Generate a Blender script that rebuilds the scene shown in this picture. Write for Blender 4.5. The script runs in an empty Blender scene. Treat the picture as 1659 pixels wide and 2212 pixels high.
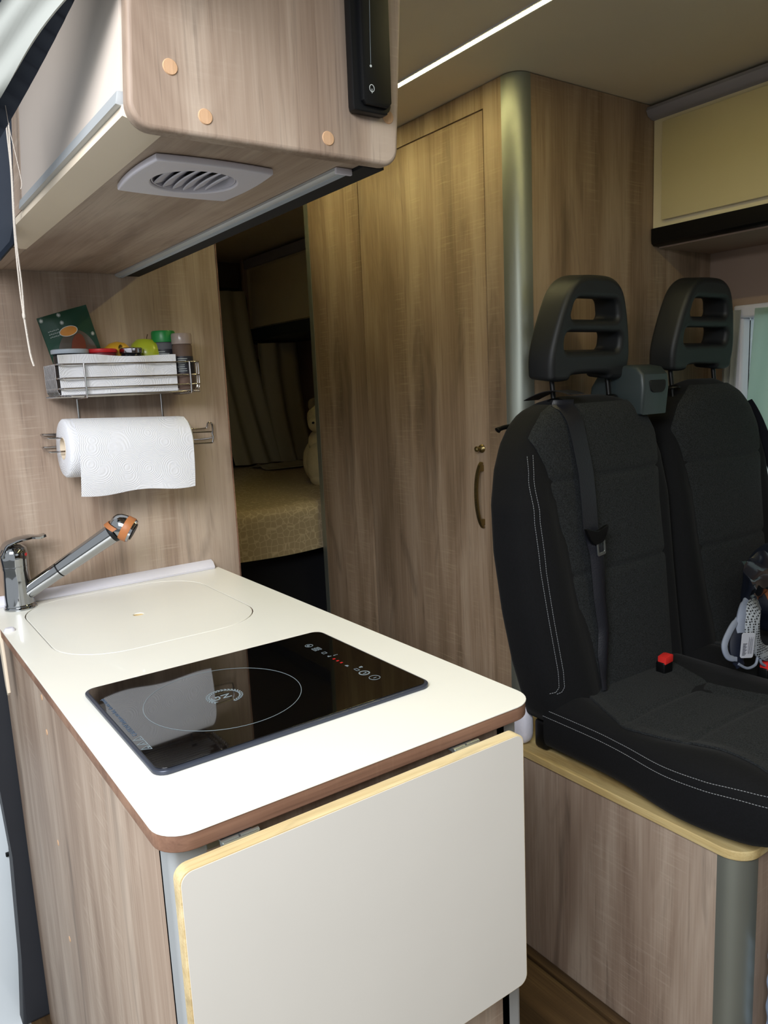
import bpy, bmesh, math, random
from mathutils import Vector, Matrix, noise
random.seed(7)
PI = math.pi
SC = bpy.context.scene
COL = SC.collection
# ---------------------------------------------------------------- camera, world, lights, exposure
EYE = Vector((0, 0, 1.29))
cd = bpy.data.cameras.new('camera')
cam = bpy.data.objects.new('camera', cd); COL.objects.link(cam)
cx = Vector((0.81440, -0.57854, -0.04507)); dn = Vector((-0.13156, -0.10843, -0.98536)); fw = Vector((0.56519, 0.80841, -0.16442))
rm = Matrix((cx, -dn, -fw)).transposed().to_4x4()
cam.matrix_world = Matrix.Translation(EYE) @ rm
cd.sensor_fit = 'HORIZONTAL'; cd.sensor_width = 36; cd.lens = 36 * 1654.98 / 1659
cd.clip_start = 0.02; cd.clip_end = 60
SC.camera = cam
SC.view_settings.view_transform = 'Standard'; SC.view_settings.look = 'None'
SC.view_settings.gamma = 1; SC.view_settings.use_curve_mapping = False
SC.view_settings.exposure = 0.0
w = bpy.data.worlds.new('world'); SC.world = w; w.use_nodes = True
bg = w.node_tree.nodes['Background']; bg.inputs[0].default_value = (0.90, 0.95, 1.0, 1); bg.inputs[1].default_value = 0.7


def area(name, loc, target, sx, sy, power, col):
    d = bpy.data.lights.new(name, 'AREA'); d.shape = 'RECTANGLE'; d.size = sx; d.size_y = sy; d.energy = power; d.color = col
    o = bpy.data.objects.new(name, d); COL.objects.link(o); o.location = loc
    o.rotation_euler = (Vector(target) - Vector(loc)).to_track_quat('-Z', 'Y').to_euler()
    return o


# daylight of the bright sky outside the open sliding door
area('door_daylight', (-0.80, -0.35, 2.2), (0.42, 0.80, 0.95), 1.2, 1.0, 78, (0.93, 0.96, 1.0))
# daylight through the front cab windows
area('cab_daylight', (1.0, -1.3, 1.45), (1.2, 1.0, 1.0), 1.3, 0.6, 2.0, (0.9, 0.96, 1.0))


# ---------------------------------------------------------------- materials
def lin(h):
    h = h.lstrip('#'); v = [int(h[i:i + 2], 16) / 255 for i in (0, 2, 4)]
    return tuple(c / 12.92 if c <= .04045 else ((c + .055) / 1.055) ** 2.4 for c in v) + (1,)


def mk(name):
    m = bpy.data.materials.new(name); m.use_nodes = True
    nt = m.node_tree; return m, nt, nt.nodes, nt.links, nt.nodes['Principled BSDF']


def flat(name, hx, rough=.5, metal=0., spec=.5, coat=0., var=0.06, bump=0., bscale=200., emis=None, es=0., trans=0., alpha=1., sheen=0.):
    m, nt, N, L, p = mk(name)
    c = lin(hx)
    if var > 0:
        tc = N.new('ShaderNodeTexCoord'); ns = N.new('ShaderNodeTexNoise'); ns.inputs['Scale'].default_value = 9; ns.inputs['Detail'].default_value = 4
        L.new(tc.outputs['Object'], ns.inputs['Vector'])
        r = N.new('ShaderNodeValToRGB'); r.color_ramp.elements[0].position = .3; r.color_ramp.elements[1].position = .7
        r.color_ramp.elements[0].color = tuple(x * (1 - var) for x in c[:3]) + (1,)
        r.color_ramp.elements[1].color = tuple(min(1, x * (1 + var)) for x in c[:3]) + (1,)
        L.new(ns.outputs['Fac'], r.inputs[0]); L.new(r.outputs[0], p.inputs['Base Color'])
    else:
        p.inputs['Base Color'].default_value = c
    p.inputs['Roughness'].default_value = rough; p.inputs['Metallic'].default_value = metal
    p.inputs['Specular IOR Level'].default_value = spec; p.inputs['Coat Weight'].default_value = coat
    p.inputs['Transmission Weight'].default_value = trans; p.inputs['Alpha'].default_value = alpha
    p.inputs['Sheen Weight'].default_value = sheen
    if emis:
        p.inputs['Emission Color'].default_value = lin(emis); p.inputs['Emission Strength'].default_value = es
    if bump > 0:
        tc = N.new('ShaderNodeTexCoord'); n2 = N.new('ShaderNodeTexNoise'); n2.inputs['Scale'].default_value = bscale; n2.inputs['Detail'].default_value = 3
        b = N.new('ShaderNodeBump'); b.inputs['Strength'].default_value = bump; b.inputs['Distance'].default_value = .002
        L.new(tc.outputs['Object'], n2.inputs['Vector']); L.new(n2.outputs['Fac'], b.inputs['Height']); L.new(b.outputs[0], p.inputs['Normal'])
    return m


def wood(name, axis, cols, seed=0., rough=.55, scale=1., saw=.24):
    """grey oak laminate; axis = grain direction"""
    m, nt, N, L, p = mk(name)
    tc = N.new('ShaderNodeTexCoord')

    def mapped(s_al, s_ac, off):
        mp = N.new('ShaderNodeMapping'); s = [s_ac * scale] * 3; s['XYZ'.index(axis)] = s_al * scale
        mp.inputs['Scale'].default_value = s; mp.inputs['Location'].default_value = (off + seed, off * 1.7 + seed, off * .6 + seed)
        L.new(tc.outputs['Object'], mp.inputs['Vector']); return mp.outputs[0]

    def noi(v, sc, det=4, rgh=.55, dist=0.):
        n = N.new('ShaderNodeTexNoise'); n.inputs['Scale'].default_value = sc; n.inputs['Detail'].default_value = det
        n.inputs['Roughness'].default_value = rgh; n.inputs['Distortion'].default_value = dist
        L.new(v, n.inputs['Vector']); return n.outputs['Fac']

    def math_(op, a, b):
        x = N.new('ShaderNodeMath'); x.operation = op
        for i, q in enumerate((a, b)):
            if hasattr(q, 'links'): L.new(q, x.inputs[i])
            elif q is not None: x.inputs[i].default_value = q
        return x.outputs[0]
    broad = noi(mapped(.55, 5.5, 0), 2.2, 3, .5, .6)      # wide bands of the boards
    fig = noi(mapped(.5, 3.4, 3), 2.0, 3, .45, 1.1)       # cathedral figure
    rings = math_('SINE', math_('MULTIPLY', fig, 75.), None)
    fib = noi(mapped(1.6, 110., 5), 2.0, 5, .6)            # fine fibres
    pore = noi(mapped(5., 160., 8), 1.6, 3, .6)
    sawn = noi(mapped(150., 7., 11), 1.5, 3, .6)           # crosswise saw marks
    patch = noi(mapped(1.0, 4.5, 13), 1.6, 3, .5)
    v = math_('ADD', math_('MULTIPLY', broad, .76), math_('MULTIPLY', fib, .24))
    v = math_('ADD', v, math_('MULTIPLY', rings, .012))
    r = N.new('ShaderNodeValToRGB'); e = r.color_ramp.elements
    e[0].position = .36; e[0].color = lin(cols[0]); e[1].position = .62; e[1].color = lin(cols[2])
    k = e.new(.49); k.color = lin(cols[1])
    L.new(v, r.inputs[0])
    # dark pores
    pr = N.new('ShaderNodeMapRange'); pr.inputs[1].default_value = .33; pr.inputs[2].default_value = .42; pr.inputs[3].default_value = .84; pr.inputs[4].default_value = 1.
    L.new(pore, pr.inputs[0])
    mx = N.new('ShaderNodeMix'); mx.data_type = 'RGBA'; mx.blend_type = 'MULTIPLY'; mx.inputs[0].default_value = 1
    L.new(r.outputs[0], mx.inputs[6]); L.new(pr.outputs[0], mx.inputs[7])
    # pale saw marks in patches
    sr = N.new('ShaderNodeMapRange'); sr.inputs[1].default_value = .54; sr.inputs[2].default_value = .66; sr.inputs[3].default_value = 0; sr.inputs[4].default_value = saw
    L.new(sawn, sr.inputs[0])
    pt = N.new('ShaderNodeMapRange'); pt.inputs[1].default_value = .5; pt.inputs[2].default_value = .62
    L.new(patch, pt.inputs[0])
    fac = math_('MULTIPLY', sr.outputs[0], pt.outputs[0])
    m2 = N.new('ShaderNodeMix'); m2.data_type = 'RGBA'; L.new(fac, m2.inputs[0]); L.new(mx.outputs[2], m2.inputs[6]); m2.inputs[7].default_value = lin(cols[3])
    # dark heart patches
    dk = N.new('ShaderNodeMapRange'); dk.inputs[1].default_value = .57; dk.inputs[2].default_value = .74; dk.inputs[3].default_value = 1; dk.inputs[4].default_value = .64
    L.new(noi(mapped(1.3, 7., 17), 1.8, 4, .55, 1.), dk.inputs[0])
    m3 = N.new('ShaderNodeMix'); m3.data_type = 'RGBA'; m3.blend_type = 'MULTIPLY'; m3.inputs[0].default_value = 1
    L.new(m2.outputs[2], m3.inputs[6]); L.new(dk.outputs[0], m3.inputs[7])
    L.new(m3.outputs[2], p.inputs['Base Color'])
    p.inputs['Roughness'].default_value = rough; p.inputs['Specular IOR Level'].default_value = .35
    b = N.new('ShaderNodeBump'); b.inputs['Strength'].default_value = .25; b.inputs['Distance'].default_value = .0008
    L.new(fib, b.inputs['Height']); L.new(b.outputs[0], p.inputs['Normal'])
    return m


OAK = ['#8a7565', '#a08c7b', '#b5a392', '#cdbdab']
M = {}
M['oak'] = wood('grey_oak', 'Z', OAK, 0)
M['oak_dark'] = wood('grey_oak_bathroom', 'Z', ['#7d6852', '#967f68', '#aa957e', '#c8b694'], 4.3)
M['oak_under'] = wood('grey_oak_lengthwise', 'Y', OAK, 2.1)
M['oak_cross'] = wood('grey_oak_across', 'X', ['#7c6656', '#93806f', '#a89786', '#bcae9c'], 7.7, saw=.1)
M['oak_edge'] = wood('brown_edge_band', 'X', ['#6e5040', '#846350', '#9a7862', '#a88a70'], 1.7, saw=.05)
M['floor'] = wood('floor_boards', 'Y', ['#3e2f1f', '#59452e', '#75603f', '#86704c'], 9., rough=.45, saw=.1)
M['dowel'] = wood('dowel_wood', 'Z', ['#b08a66', '#c19a76', '#cba583', '#d2b18e'], 3., scale=3, saw=0)
M['worktop'] = flat('white_laminate', '#f0eee4', .32, var=.01, coat=.15)
M['lid'] = flat('white_lid', '#eeece2', .3, var=.01, coat=.15)
M['cream'] = flat('cream_laminate', '#e8dcba', .25, var=.02)
M['cream_gloss'] = flat('cream_gloss', '#dccfa2', .08, var=.015, coat=.6)
M['cream_door'] = flat('cream_silk_door', '#d3c5b8', .3, var=.02)
M['flap'] = flat('grey_white_laminate', '#d2cdc4', .4, var=.012)
M['ply'] = wood('birch_ply_edge', 'X', ['#c2a878', '#d8c294', '#e8d6ac', '#eee0bc'], 5., scale=2, saw=0)
M['ply_y'] = wood('birch_ply_edge_long', 'Y', ['#b29660', '#c8b07a', '#d8c490', '#e0d0a0'], 5., scale=2, saw=0)
M['bevel'] = flat('pale_beige_bevel', '#e4d4bd', .5, var=.02)
M['alu'] = flat('satin_aluminium', '#9a9f96', .42, metal=.7, var=.02)
M['alu_lt'] = flat('pale_aluminium', '#b4b7b8', .4, metal=.3, var=.02)
M['grey_pl'] = flat('grey_plastic', '#9b9aa4', .45, var=.02)
M['pvc'] = flat('white_pvc', '#d9d7e0', .4, var=.02)
M['vent'] = flat('white_vent_plastic', '#d6d3dc', .38, var=.01)
M['black_pl'] = flat('black_plastic', '#08090b', .42, spec=.3, var=.05)
M['black_mat'] = flat('black_matt', '#060709', .75, var=.05)
M['dark'] = flat('dark_board', '#1a1814', .6, var=.05)
M['rubber'] = flat('door_rubber', '#23252b', .6, var=.08, bump=.1, bscale=30)
M['navy_body'] = flat('dark_inner_body', '#1d2735', .5, var=.08)
M['body_white'] = flat('white_car_paint', '#dfe6ea', .25, var=.02, coat=.5)
M['chrome'] = flat('chrome', '#a4a6a8', .07, metal=1., var=0)
M['wire'] = flat('chrome_wire', '#b7b3b2', .18, metal=1., var=0)
M['steel'] = flat('zinc_steel', '#a9b0b0', .35, metal=.9, var=.05)
M['brass'] = flat('antique_brass', '#8d7c52', .3, metal=.9, var=.12)
M['brass_dark'] = flat('dark_bronze', '#3a3122', .4, metal=.7, var=.1)
M['leather'] = flat('tan_leather', '#a8683a', .5, var=.08, bump=.2)
M['red'] = flat('red_plastic', '#c6262c', .35, var=.03)
M['buckle_red'] = flat('red_buckle', '#d8302c', .35, var=.03)
M['green_cap'] = flat('green_cap', '#0d7a35', .35, var=.05)
M['lidgrey'] = flat('pale_blue_lid', '#aab4bf', .4, var=.02)
M['label_dark'] = flat('dark_label', '#20202a', .5, var=.1)
M['label_red'] = flat('dark_red_label', '#6d1a28', .5, var=.1)
M['spice_brown'] = flat('brown_spice', '#5b473c', .7, var=.3)
M['spice_grey'] = flat('grey_spice', '#5b5b60', .7, var=.3)
M['clear'] = flat('clear_plastic_cap', '#a5948c', .2, var=.03, alpha=.75)
M['tin'] = flat('tin_lid', '#c7c3c9', .15, metal=1, var=0)
M['tin_dark'] = flat('dark_glass_jar', '#15171c', .15, var=.05)
M['lemon'] = flat('lemon_skin', '#cfa02c', .45, var=.08, bump=.4, bscale=150)
M['apple'] = flat('apple_skin', '#a3ae2b', .3, var=.12, coat=.2)
M['stalk'] = flat('apple_stalk', '#4a2f1f', .8)
M['packet'] = flat('green_foil_packet', '#12402f', .35, var=.1, coat=.2)
M['packet_win'] = flat('packet_window', '#5e564e', .2, var=.25, coat=.4)
M['packet_red'] = flat('packet_contents', '#7a4130', .35, var=.2)
M['orange'] = flat('orange_sticker', '#cf8a3a', .45, var=.06)
M['paper_pr'] = flat('white_print', '#cfd6d3', .5, var=0)
M['white_lbl'] = flat('white_label', '#b9bcc6', .5, var=.02)
M['mattress_dark'] = flat('dark_bed_base', '#15151a', .8, var=.1)
M['led'] = flat('led_diffuser', '#fff6d8', .5, var=0, emis='#fff0a8', es=55.)
M['ceiling'] = flat('ceiling_lining', '#ddd2ba', .55, var=.015)
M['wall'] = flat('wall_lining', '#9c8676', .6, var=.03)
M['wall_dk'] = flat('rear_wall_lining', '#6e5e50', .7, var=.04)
M['concrete'] = flat('street_paving', '#9a9a96', .9, var=.1)
M['mesh_dark'] = flat('dark_screen_mesh', '#2c3444', .7, var=.15)
M['cord'] = flat('cord', '#c8bfb4', .8, var=.1, bump=.5, bscale=600)
M['teddy'] = flat('cream_plush', '#c9bb92', .95, var=.1, bump=.8, bscale=120)
M['teddy_ear'] = flat('grey_plush', '#6d6150', .95, var=.1, bump=.8, bscale=120)
M['quilt'] = flat('navy_cushion', '#141a24', .9, var=.3)
M['bag_navy'] = flat('navy_bag_fabric', '#0c1426', .6, var=.15)
M['bag_grey'] = flat('grey_piping', '#7f8797', .6, var=.05)
M['plastic_film'] = flat('dark_plastic_film', '#0d121c', .25, var=.2, coat=.25)
M['tan_strap'] = flat('tan_strap', '#9a5a34', .6, var=.05)
M['belt'] = flat('seat_belt_webbing', '#181920', .45, var=.06, bump=.2, bscale=300)
M['prof_grey'] = flat('headrest_foam', '#181b1e', .5, var=.05, bump=.15, bscale=900)
M['box_grey'] = flat('belt_housing_plastic', '#30393b', .4, var=.04)
M['stitch'] = flat('white_thread', '#8c8f94', .7, var=0)
M['glass_blk'] = flat('black_ceramic_glass', '#050506', .03, var=0, spec=.75, coat=.4)
M['hob_edge'] = flat('hob_bezel', '#3a3f4c', .3, var=.02, metal=.3)
M['hob_print'] = flat('hob_print', '#7d8a91', .4, var=0)
M['hob_dim'] = flat('hob_fine_print', '#4c5b6e', .4, var=0)
M['hob_red'] = flat('hob_red_led', '#a01018', .4, var=0, emis='#c01018', es=.35)
M['water'] = flat('clear_water_bottle', '#4a4f58', .1, var=.1, alpha=.6)
M['bottle_lbl'] = flat('pale_blue_bottle_label', '#9fb6d6', .4, var=.25)
M['bottle_txt'] = flat('purple_print', '#4a2a58', .5, var=0)
M['pillow_w'] = flat('white_cotton', '#d9d8e2', .9, var=.03, bump=.4, bscale=120)


def fabric(name, a, b, scale=420, bump=.5, rough=.9):
    m, nt, N, L, p = mk(name)
    tc = N.new('ShaderNodeTexCoord'); n = N.new('ShaderNodeTexNoise'); n.inputs['Scale'].default_value = scale; n.inputs['Detail'].default_value = 2
    L.new(tc.outputs['Object'], n.inputs['Vector'])
    r = N.new('ShaderNodeValToRGB'); r.color_ramp.elements[0].position = .38; r.color_ramp.elements[1].position = .62
    r.color_ramp.elements[0].color = lin(a); r.color_ramp.elements[1].color = lin(b)
    L.new(n.outputs['Fac'], r.inputs[0]); L.new(r.outputs[0], p.inputs['Base Color'])
    bp = N.new('ShaderNodeBump'); bp.inputs['Strength'].default_value = bump; bp.inputs['Distance'].default_value = .001
    L.new(n.outputs['Fac'], bp.inputs['Height']); L.new(bp.outputs[0], p.inputs['Normal'])
    p.inputs['Roughness'].default_value = rough; p.inputs['Specular IOR Level'].default_value = .25; p.inputs['Sheen Weight'].default_value = .03
    return m


M['seat_black'] = fabric('black_seat_cloth', '#08090b', '#0c0d10', 300, .2)
M['seat_grey'] = fabric('charcoal_seat_cloth', '#151718', '#292c2e', 420, .6)


def towel_mat():
    m, nt, N, L, p = mk('embossed_paper_towel')
    p.inputs['Base Color'].default_value = lin('#dcdce0'); p.inputs['Roughness'].default_value = .95
    tc = N.new('ShaderNodeTexCoord'); v = N.new('ShaderNodeTexVoronoi'); v.inputs['Scale'].default_value = 20; v.inputs['Randomness'].default_value = .7
    L.new(tc.outputs['Object'], v.inputs['Vector'])
    mu = N.new('ShaderNodeMath'); mu.operation = 'MULTIPLY'; mu.inputs[1].default_value = 110; L.new(v.outputs['Distance'], mu.inputs[0])
    s = N.new('ShaderNodeMath'); s.operation = 'SINE'; L.new(mu.outputs[0], s.inputs[0])
    d = N.new('ShaderNodeTexNoise'); d.inputs['Scale'].default_value = 260; L.new(tc.outputs['Object'], d.inputs['Vector'])
    mm = N.new('ShaderNodeMath'); mm.operation = 'MULTIPLY'; L.new(s.outputs[0], mm.inputs[0]); L.new(d.outputs['Fac'], mm.inputs[1])
    b = N.new('ShaderNodeBump'); b.inputs['Strength'].default_value = .4; b.inputs['Distance'].default_value = .001
    L.new(mm.outputs[0], b.inputs['Height']); L.new(b.outputs[0], p.inputs['Normal'])
    return m


M['towel'] = towel_mat()


def cloth_mat(name, col, transl, alpha=1., rough=.9):
    m, nt, N, L, p = mk(name)
    p.inputs['Base Color'].default_value = lin(col); p.inputs['Roughness'].default_value = rough
    p.inputs['Alpha'].default_value = alpha
    t = N.new('ShaderNodeBsdfTranslucent'); t.inputs[0].default_value = lin(col)
    mx = N.new('ShaderNodeMixShader'); mx.inputs[0].default_value = transl
    L.new(p.outputs[0], mx.inputs[1]); L.new(t.outputs[0], mx.inputs[2])
    L.new(mx.outputs[0], N['Material Output'].inputs[0])
    return m


M['sheer'] = cloth_mat('sheer_white_curtain', '#b4b6b0', .3)
M['sheer_thin'] = cloth_mat('thin_window_curtain', '#d5e6dc', .7, alpha=.7)
M['curtain'] = cloth_mat('olive_grey_curtain', '#a79f84', .15)


def quilt_mat():
    m, nt, N, L, p = mk('star_patterned_blanket')
    tc = N.new('ShaderNodeTexCoord'); v = N.new('ShaderNodeTexVoronoi'); v.feature = 'DISTANCE_TO_EDGE'; v.inputs['Scale'].default_value = 46; v.inputs['Randomness'].default_value = .5
    L.new(tc.outputs['Object'], v.inputs['Vector'])
    r = N.new('ShaderNodeValToRGB'); r.color_ramp.elements[0].position = .02; r.color_ramp.elements[1].position = .07
    r.color_ramp.elements[0].color = lin('#c2b192'); r.color_ramp.elements[1].color = lin('#a8977a')
    L.new(v.outputs['Distance'], r.inputs[0]); L.new(r.outputs[0], p.inputs['Base Color']); p.inputs['Roughness'].default_value = .95
    return m


M['blanket'] = quilt_mat()


def mesh_net_mat():
    m, nt, N, L, p = mk('grey_mesh_net')
    tc = N.new('ShaderNodeTexCoord'); v = N.new('ShaderNodeTexVoronoi'); v.inputs['Scale'].default_value = 190; v.inputs['Randomness'].default_value = .15
    L.new(tc.outputs['Object'], v.inputs['Vector'])
    r = N.new('ShaderNodeValToRGB'); r.color_ramp.elements[0].position = .35; r.color_ramp.elements[1].position = .45
    r.color_ramp.elements[0].color = lin('#14161a'); r.color_ramp.elements[1].color = lin('#9aa0a6')
    L.new(v.outputs['Distance'], r.inputs[0]); L.new(r.outputs[0], p.inputs['Base Color']); p.inputs['Roughness'].default_value = .7
    return m


M['net'] = mesh_net_mat()


def bright_glass():
    m, nt, N, L, p = mk('window_glass')
    p.inputs['Base Color'].default_value = lin('#dfeee9'); p.inputs['Roughness'].default_value = .05
    p.inputs['Transmission Weight'].default_value = .95; p.inputs['IOR'].default_value = 1.1
    return m


M['glass'] = bright_glass()


# ---------------------------------------------------------------- object helpers
def tag(o, label=None, cat=None, group=None, kind=None):
    if label: o['label'] = label
    if cat: o['category'] = cat
    if group: o['group'] = group
    if kind: o['kind'] = kind
    return o


def thing(name, loc, label, cat, group=None):
    o = bpy.data.objects.new(name, None); COL.objects.link(o); o.location = loc; o.empty_display_size = .05
    return tag(o, label, cat, group)


def wpos(o):
    v = Vector((0, 0, 0))
    while o: v = v + o.location; o = o.parent
    return v


def obj(name, bm, mat, parent=None, smooth=True, base=None, ang=35):
    """link bmesh (world coordinates) as one mesh object"""
    org = Vector(base) if base is not None else Vector((0, 0, 0))
    if parent is not None and base is None:
        cs = [v.co for v in bm.verts]
        org = sum(cs, Vector()) / max(1, len(cs))
    for v in bm.verts: v.co -= org
    bmesh.ops.recalc_face_normals(bm, faces=bm.faces)
    ly = bm.faces.layers.int.get('flatface')
    keep = [ly is not None and f[ly] == 1 for f in bm.faces]
    me = bpy.data.meshes.new(name); bm.to_mesh(me); bm.free()
    mats = mat if isinstance(mat, (list, tuple)) else [mat]
    for x in mats: me.materials.append(x)
    if smooth:
        me.set_sharp_from_angle(angle=math.radians(ang))
        for p, kf in zip(me.polygons, keep): p.use_smooth = not kf
    o = bpy.data.objects.new(name, me); COL.objects.link(o)
    if parent is not None:
        o.parent = parent; o.location = org - wpos(parent)
    else:
        o.location = org
    return o


def centre(bm):
    return sum((v.co for v in bm.verts), Vector()) / max(1, len(bm.verts))


def struct(name, bm, mat):
    o = obj(name, bm, mat, None, smooth=False, base=(0, 0, 0)); o['kind'] = 'structure'; return o


def single(name, bm, mat, label, cat, group=None, smooth=True, ang=35):
    c = centre(bm); z = min(v.co.z for v in bm.verts)
    o = obj(name, bm, mat, None, smooth=smooth, base=(c.x, c.y, z), ang=ang); return tag(o, label, cat, group)


def add_box(bm, x0, x1, y0, y1, z0, z1, bev=0., seg=2, mi=0):
    r = bmesh.ops.create_cube(bm, size=1)
    vs = r['verts']
    for v in vs:
        v.co = Vector(((x0 + x1) / 2 + v.co.x * (x1 - x0), (y0 + y1) / 2 + v.co.y * (y1 - y0), (z0 + z1) / 2 + v.co.z * (z1 - z0)))
    fs = set(f for v in vs for f in v.link_faces)
    for f in fs: f.material_index = mi
    if bev > 0:
        es = list(set(e for v in vs for e in v.link_edges))
        bmesh.ops.bevel(bm, geom=es, offset=bev, segments=seg, profile=.5, affect='EDGES')
    return bm


def box(x0, x1, y0, y1, z0, z1, bev=0., seg=2):
    return add_box(bmesh.new(), x0, x1, y0, y1, z0, z1, bev, seg)


def add_prism(bm, pts, axis, a, b, mi=0, bev=0., seg=2):
    """2-D polygon pts extruded along axis from a to b. axis Z:(x,y) X:(y,z) Y:(x,z)"""
    def P(u, v, t):
        return {'Z': (u, v, t), 'X': (t, u, v), 'Y': (u, t, v)}[axis]
    A = [bm.verts.new(P(u, v, a)) for u, v in pts]; B = [bm.verts.new(P(u, v, b)) for u, v in pts]
    n = len(pts)
    fa = bm.faces.new(A); fb = bm.faces.new(B[::-1]); fa.material_index = fb.material_index = mi
    for i in range(n):
        f = bm.faces.new((A[i], B[i], B[(i + 1) % n], A[(i + 1) % n])); f.material_index = mi
    if bev > 0:
        es = list(set(fa.edges) | set(fb.edges))
        bmesh.ops.bevel(bm, geom=es, offset=bev, segments=seg, profile=.5, affect='EDGES')
    return bm


def prism(pts, axis, a, b, bev=0., seg=2):
    return add_prism(bmesh.new(), pts, axis, a, b, 0, bev, seg)


def rrect(x0, x1, y0, y1, r, n=7, rs=None):
    rs = rs or [r] * 4; out = []
    for (cx_, cy_, a0, q) in ((x1, y1, 0, 0), (x0, y1, 90, 1), (x0, y0, 180, 2), (x1, y0, 270, 3)):
        r_ = rs[q]; sx = -1 if cx_ == x1 else 1; sy = -1 if cy_ == y1 else 1
        ox, oy = cx_ + sx * r_, cy_ + sy * r_
        if r_ <= 1e-6: out.append((cx_, cy_)); continue
        for i in range(n + 1):
            a = math.radians(a0 + 90 * i / n); out.append((ox + r_ * math.cos(a), oy + r_ * math.sin(a)))
    return out


def circ(cx_, cy_, r, n=32, ry=None):
    ry = ry or r
    return [(cx_ + r * math.cos(2 * PI * i / n), cy_ + ry * math.sin(2 * PI * i / n)) for i in range(n)]


def add_tube(bm, pts, r, n=8, closed=False, cap=True, mi=0):
    pts = [Vector(p) for p in pts]; rings = []
    N_ = len(pts); up = None
    for i, p in enumerate(pts):
        a = pts[(i - 1) % N_] if (closed or i > 0) else p
        b = pts[(i + 1) % N_] if (closed or i < N_ - 1) else p
        t = (b - a).normalized()
        if up is None:
            up = Vector((0, 0, 1)) if abs(t.z) < .9 else Vector((1, 0, 0))
        s = t.cross(up)
        if s.length < 1e-5: s = t.orthogonal()
        s.normalize(); up = s.cross(t).normalized()
        rr_ = r[i] if isinstance(r, (list, tuple)) else r
        rings.append([bm.verts.new(p + (s * math.cos(2 * PI * k / n) + up * math.sin(2 * PI * k / n)) * rr_) for k in range(n)])
    m = N_ if closed else N_ - 1
    for i in range(m):
        A, B = rings[i], rings[(i + 1) % N_]
        for k in range(n):
            f = bm.faces.new((A[k], A[(k + 1) % n], B[(k + 1) % n], B[k])); f.material_index = mi
    if cap and not closed:
        bm.faces.new(rings[0][::-1]).material_index = mi; bm.faces.new(rings[-1]).material_index = mi
    return bm


def tube(pts, r, n=8, **k): return add_tube(bmesh.new(), pts, r, n, **k)


def smooth_path(pts, sub=6, closed=False):
    P_ = [Vector(p) for p in pts]; n = len(P_); out = []
    rng = range(n if closed else n - 1)
    for i in rng:
        p1, p2 = P_[i], P_[(i + 1) % n]
        p0 = P_[i - 1] if (closed or i > 0) else p1
        p3 = P_[(i + 2) % n] if (closed or i + 2 < n) else p2
        for k in range(sub):
            t = k / sub
            out.append(.5 * ((2 * p1) + (p2 - p0) * t + (2 * p0 - 5 * p1 + 4 * p2 - p3) * t * t + (3 * p1 - p0 - 3 * p2 + p3) * t ** 3))
    if not closed: out.append(P_[-1])
    return out


def sm2(pts, sub=5):
    return [(v.x, v.y) for v in smooth_path([(a, b, 0) for a, b in pts], sub, True)]


def add_lathe(bm, prof, origin, axis=(0, 0, 1), n=32, mi=0):
    """prof: list (radius, height) along axis from origin"""
    ax = Vector(axis).normalized(); s = ax.orthogonal().normalized(); u = ax.cross(s); o = Vector(origin); rings = []
    for r, h in prof:
        if r < 1e-5: rings.append([bm.verts.new(o + ax * h)])
        else: rings.append([bm.verts.new(o + ax * h + (s * math.cos(2 * PI * k / n) + u * math.sin(2 * PI * k / n)) * r) for k in range(n)])
    for A, B in zip(rings, rings[1:]):
        for k in range(n):
            if len(A) == 1 and len(B) == 1: continue
            if len(A) == 1: f = bm.faces.new((A[0], B[(k + 1) % n], B[k]))
            elif len(B) == 1: f = bm.faces.new((A[k], A[(k + 1) % n], B[0]))
            else: f = bm.faces.new((A[k], A[(k + 1) % n], B[(k + 1) % n], B[k]))
            f.material_index = mi
    return bm


def lathe(prof, origin, axis=(0, 0, 1), n=32): return add_lathe(bmesh.new(), prof, origin, axis, n)


def sheet(fn, nu, nv, thick=.0015):
    """grid surface fn(u,v)->xyz with u,v in 0..1, given a thickness"""
    bm = bmesh.new(); g = [[Vector(fn(i / nu, j / nv)) for j in range(nv + 1)] for i in range(nu + 1)]
    nrm = [[None] * (nv + 1) for _ in range(nu + 1)]
    for i in range(nu + 1):
        for j in range(nv + 1):
            a = g[min(i + 1, nu)][j] - g[max(i - 1, 0)][j]; b = g[i][min(j + 1, nv)] - g[i][max(j - 1, 0)]
            c = a.cross(b); nrm[i][j] = c.normalized() if c.length > 1e-12 else Vector((0, 0, 1))
    F = [[bm.verts.new(g[i][j] + nrm[i][j] * thick / 2) for j in range(nv + 1)] for i in range(nu + 1)]
    B = [[bm.verts.new(g[i][j] - nrm[i][j] * thick / 2) for j in range(nv + 1)] for i in range(nu + 1)]
    for i in range(nu):
        for j in range(nv):
            bm.faces.new((F[i][j], F[i + 1][j], F[i + 1][j + 1], F[i][j + 1]))
            bm.faces.new((B[i][j], B[i][j + 1], B[i + 1][j + 1], B[i + 1][j]))
    for i in range(nu):
        for j in (0, nv): bm.faces.new((F[i][j], B[i][j], B[i + 1][j], F[i + 1][j]))
    for j in range(nv):
        for i in (0, nu): bm.faces.new((F[i][j], F[i][j + 1], B[i][j + 1], B[i][j]))
    return bm


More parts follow.
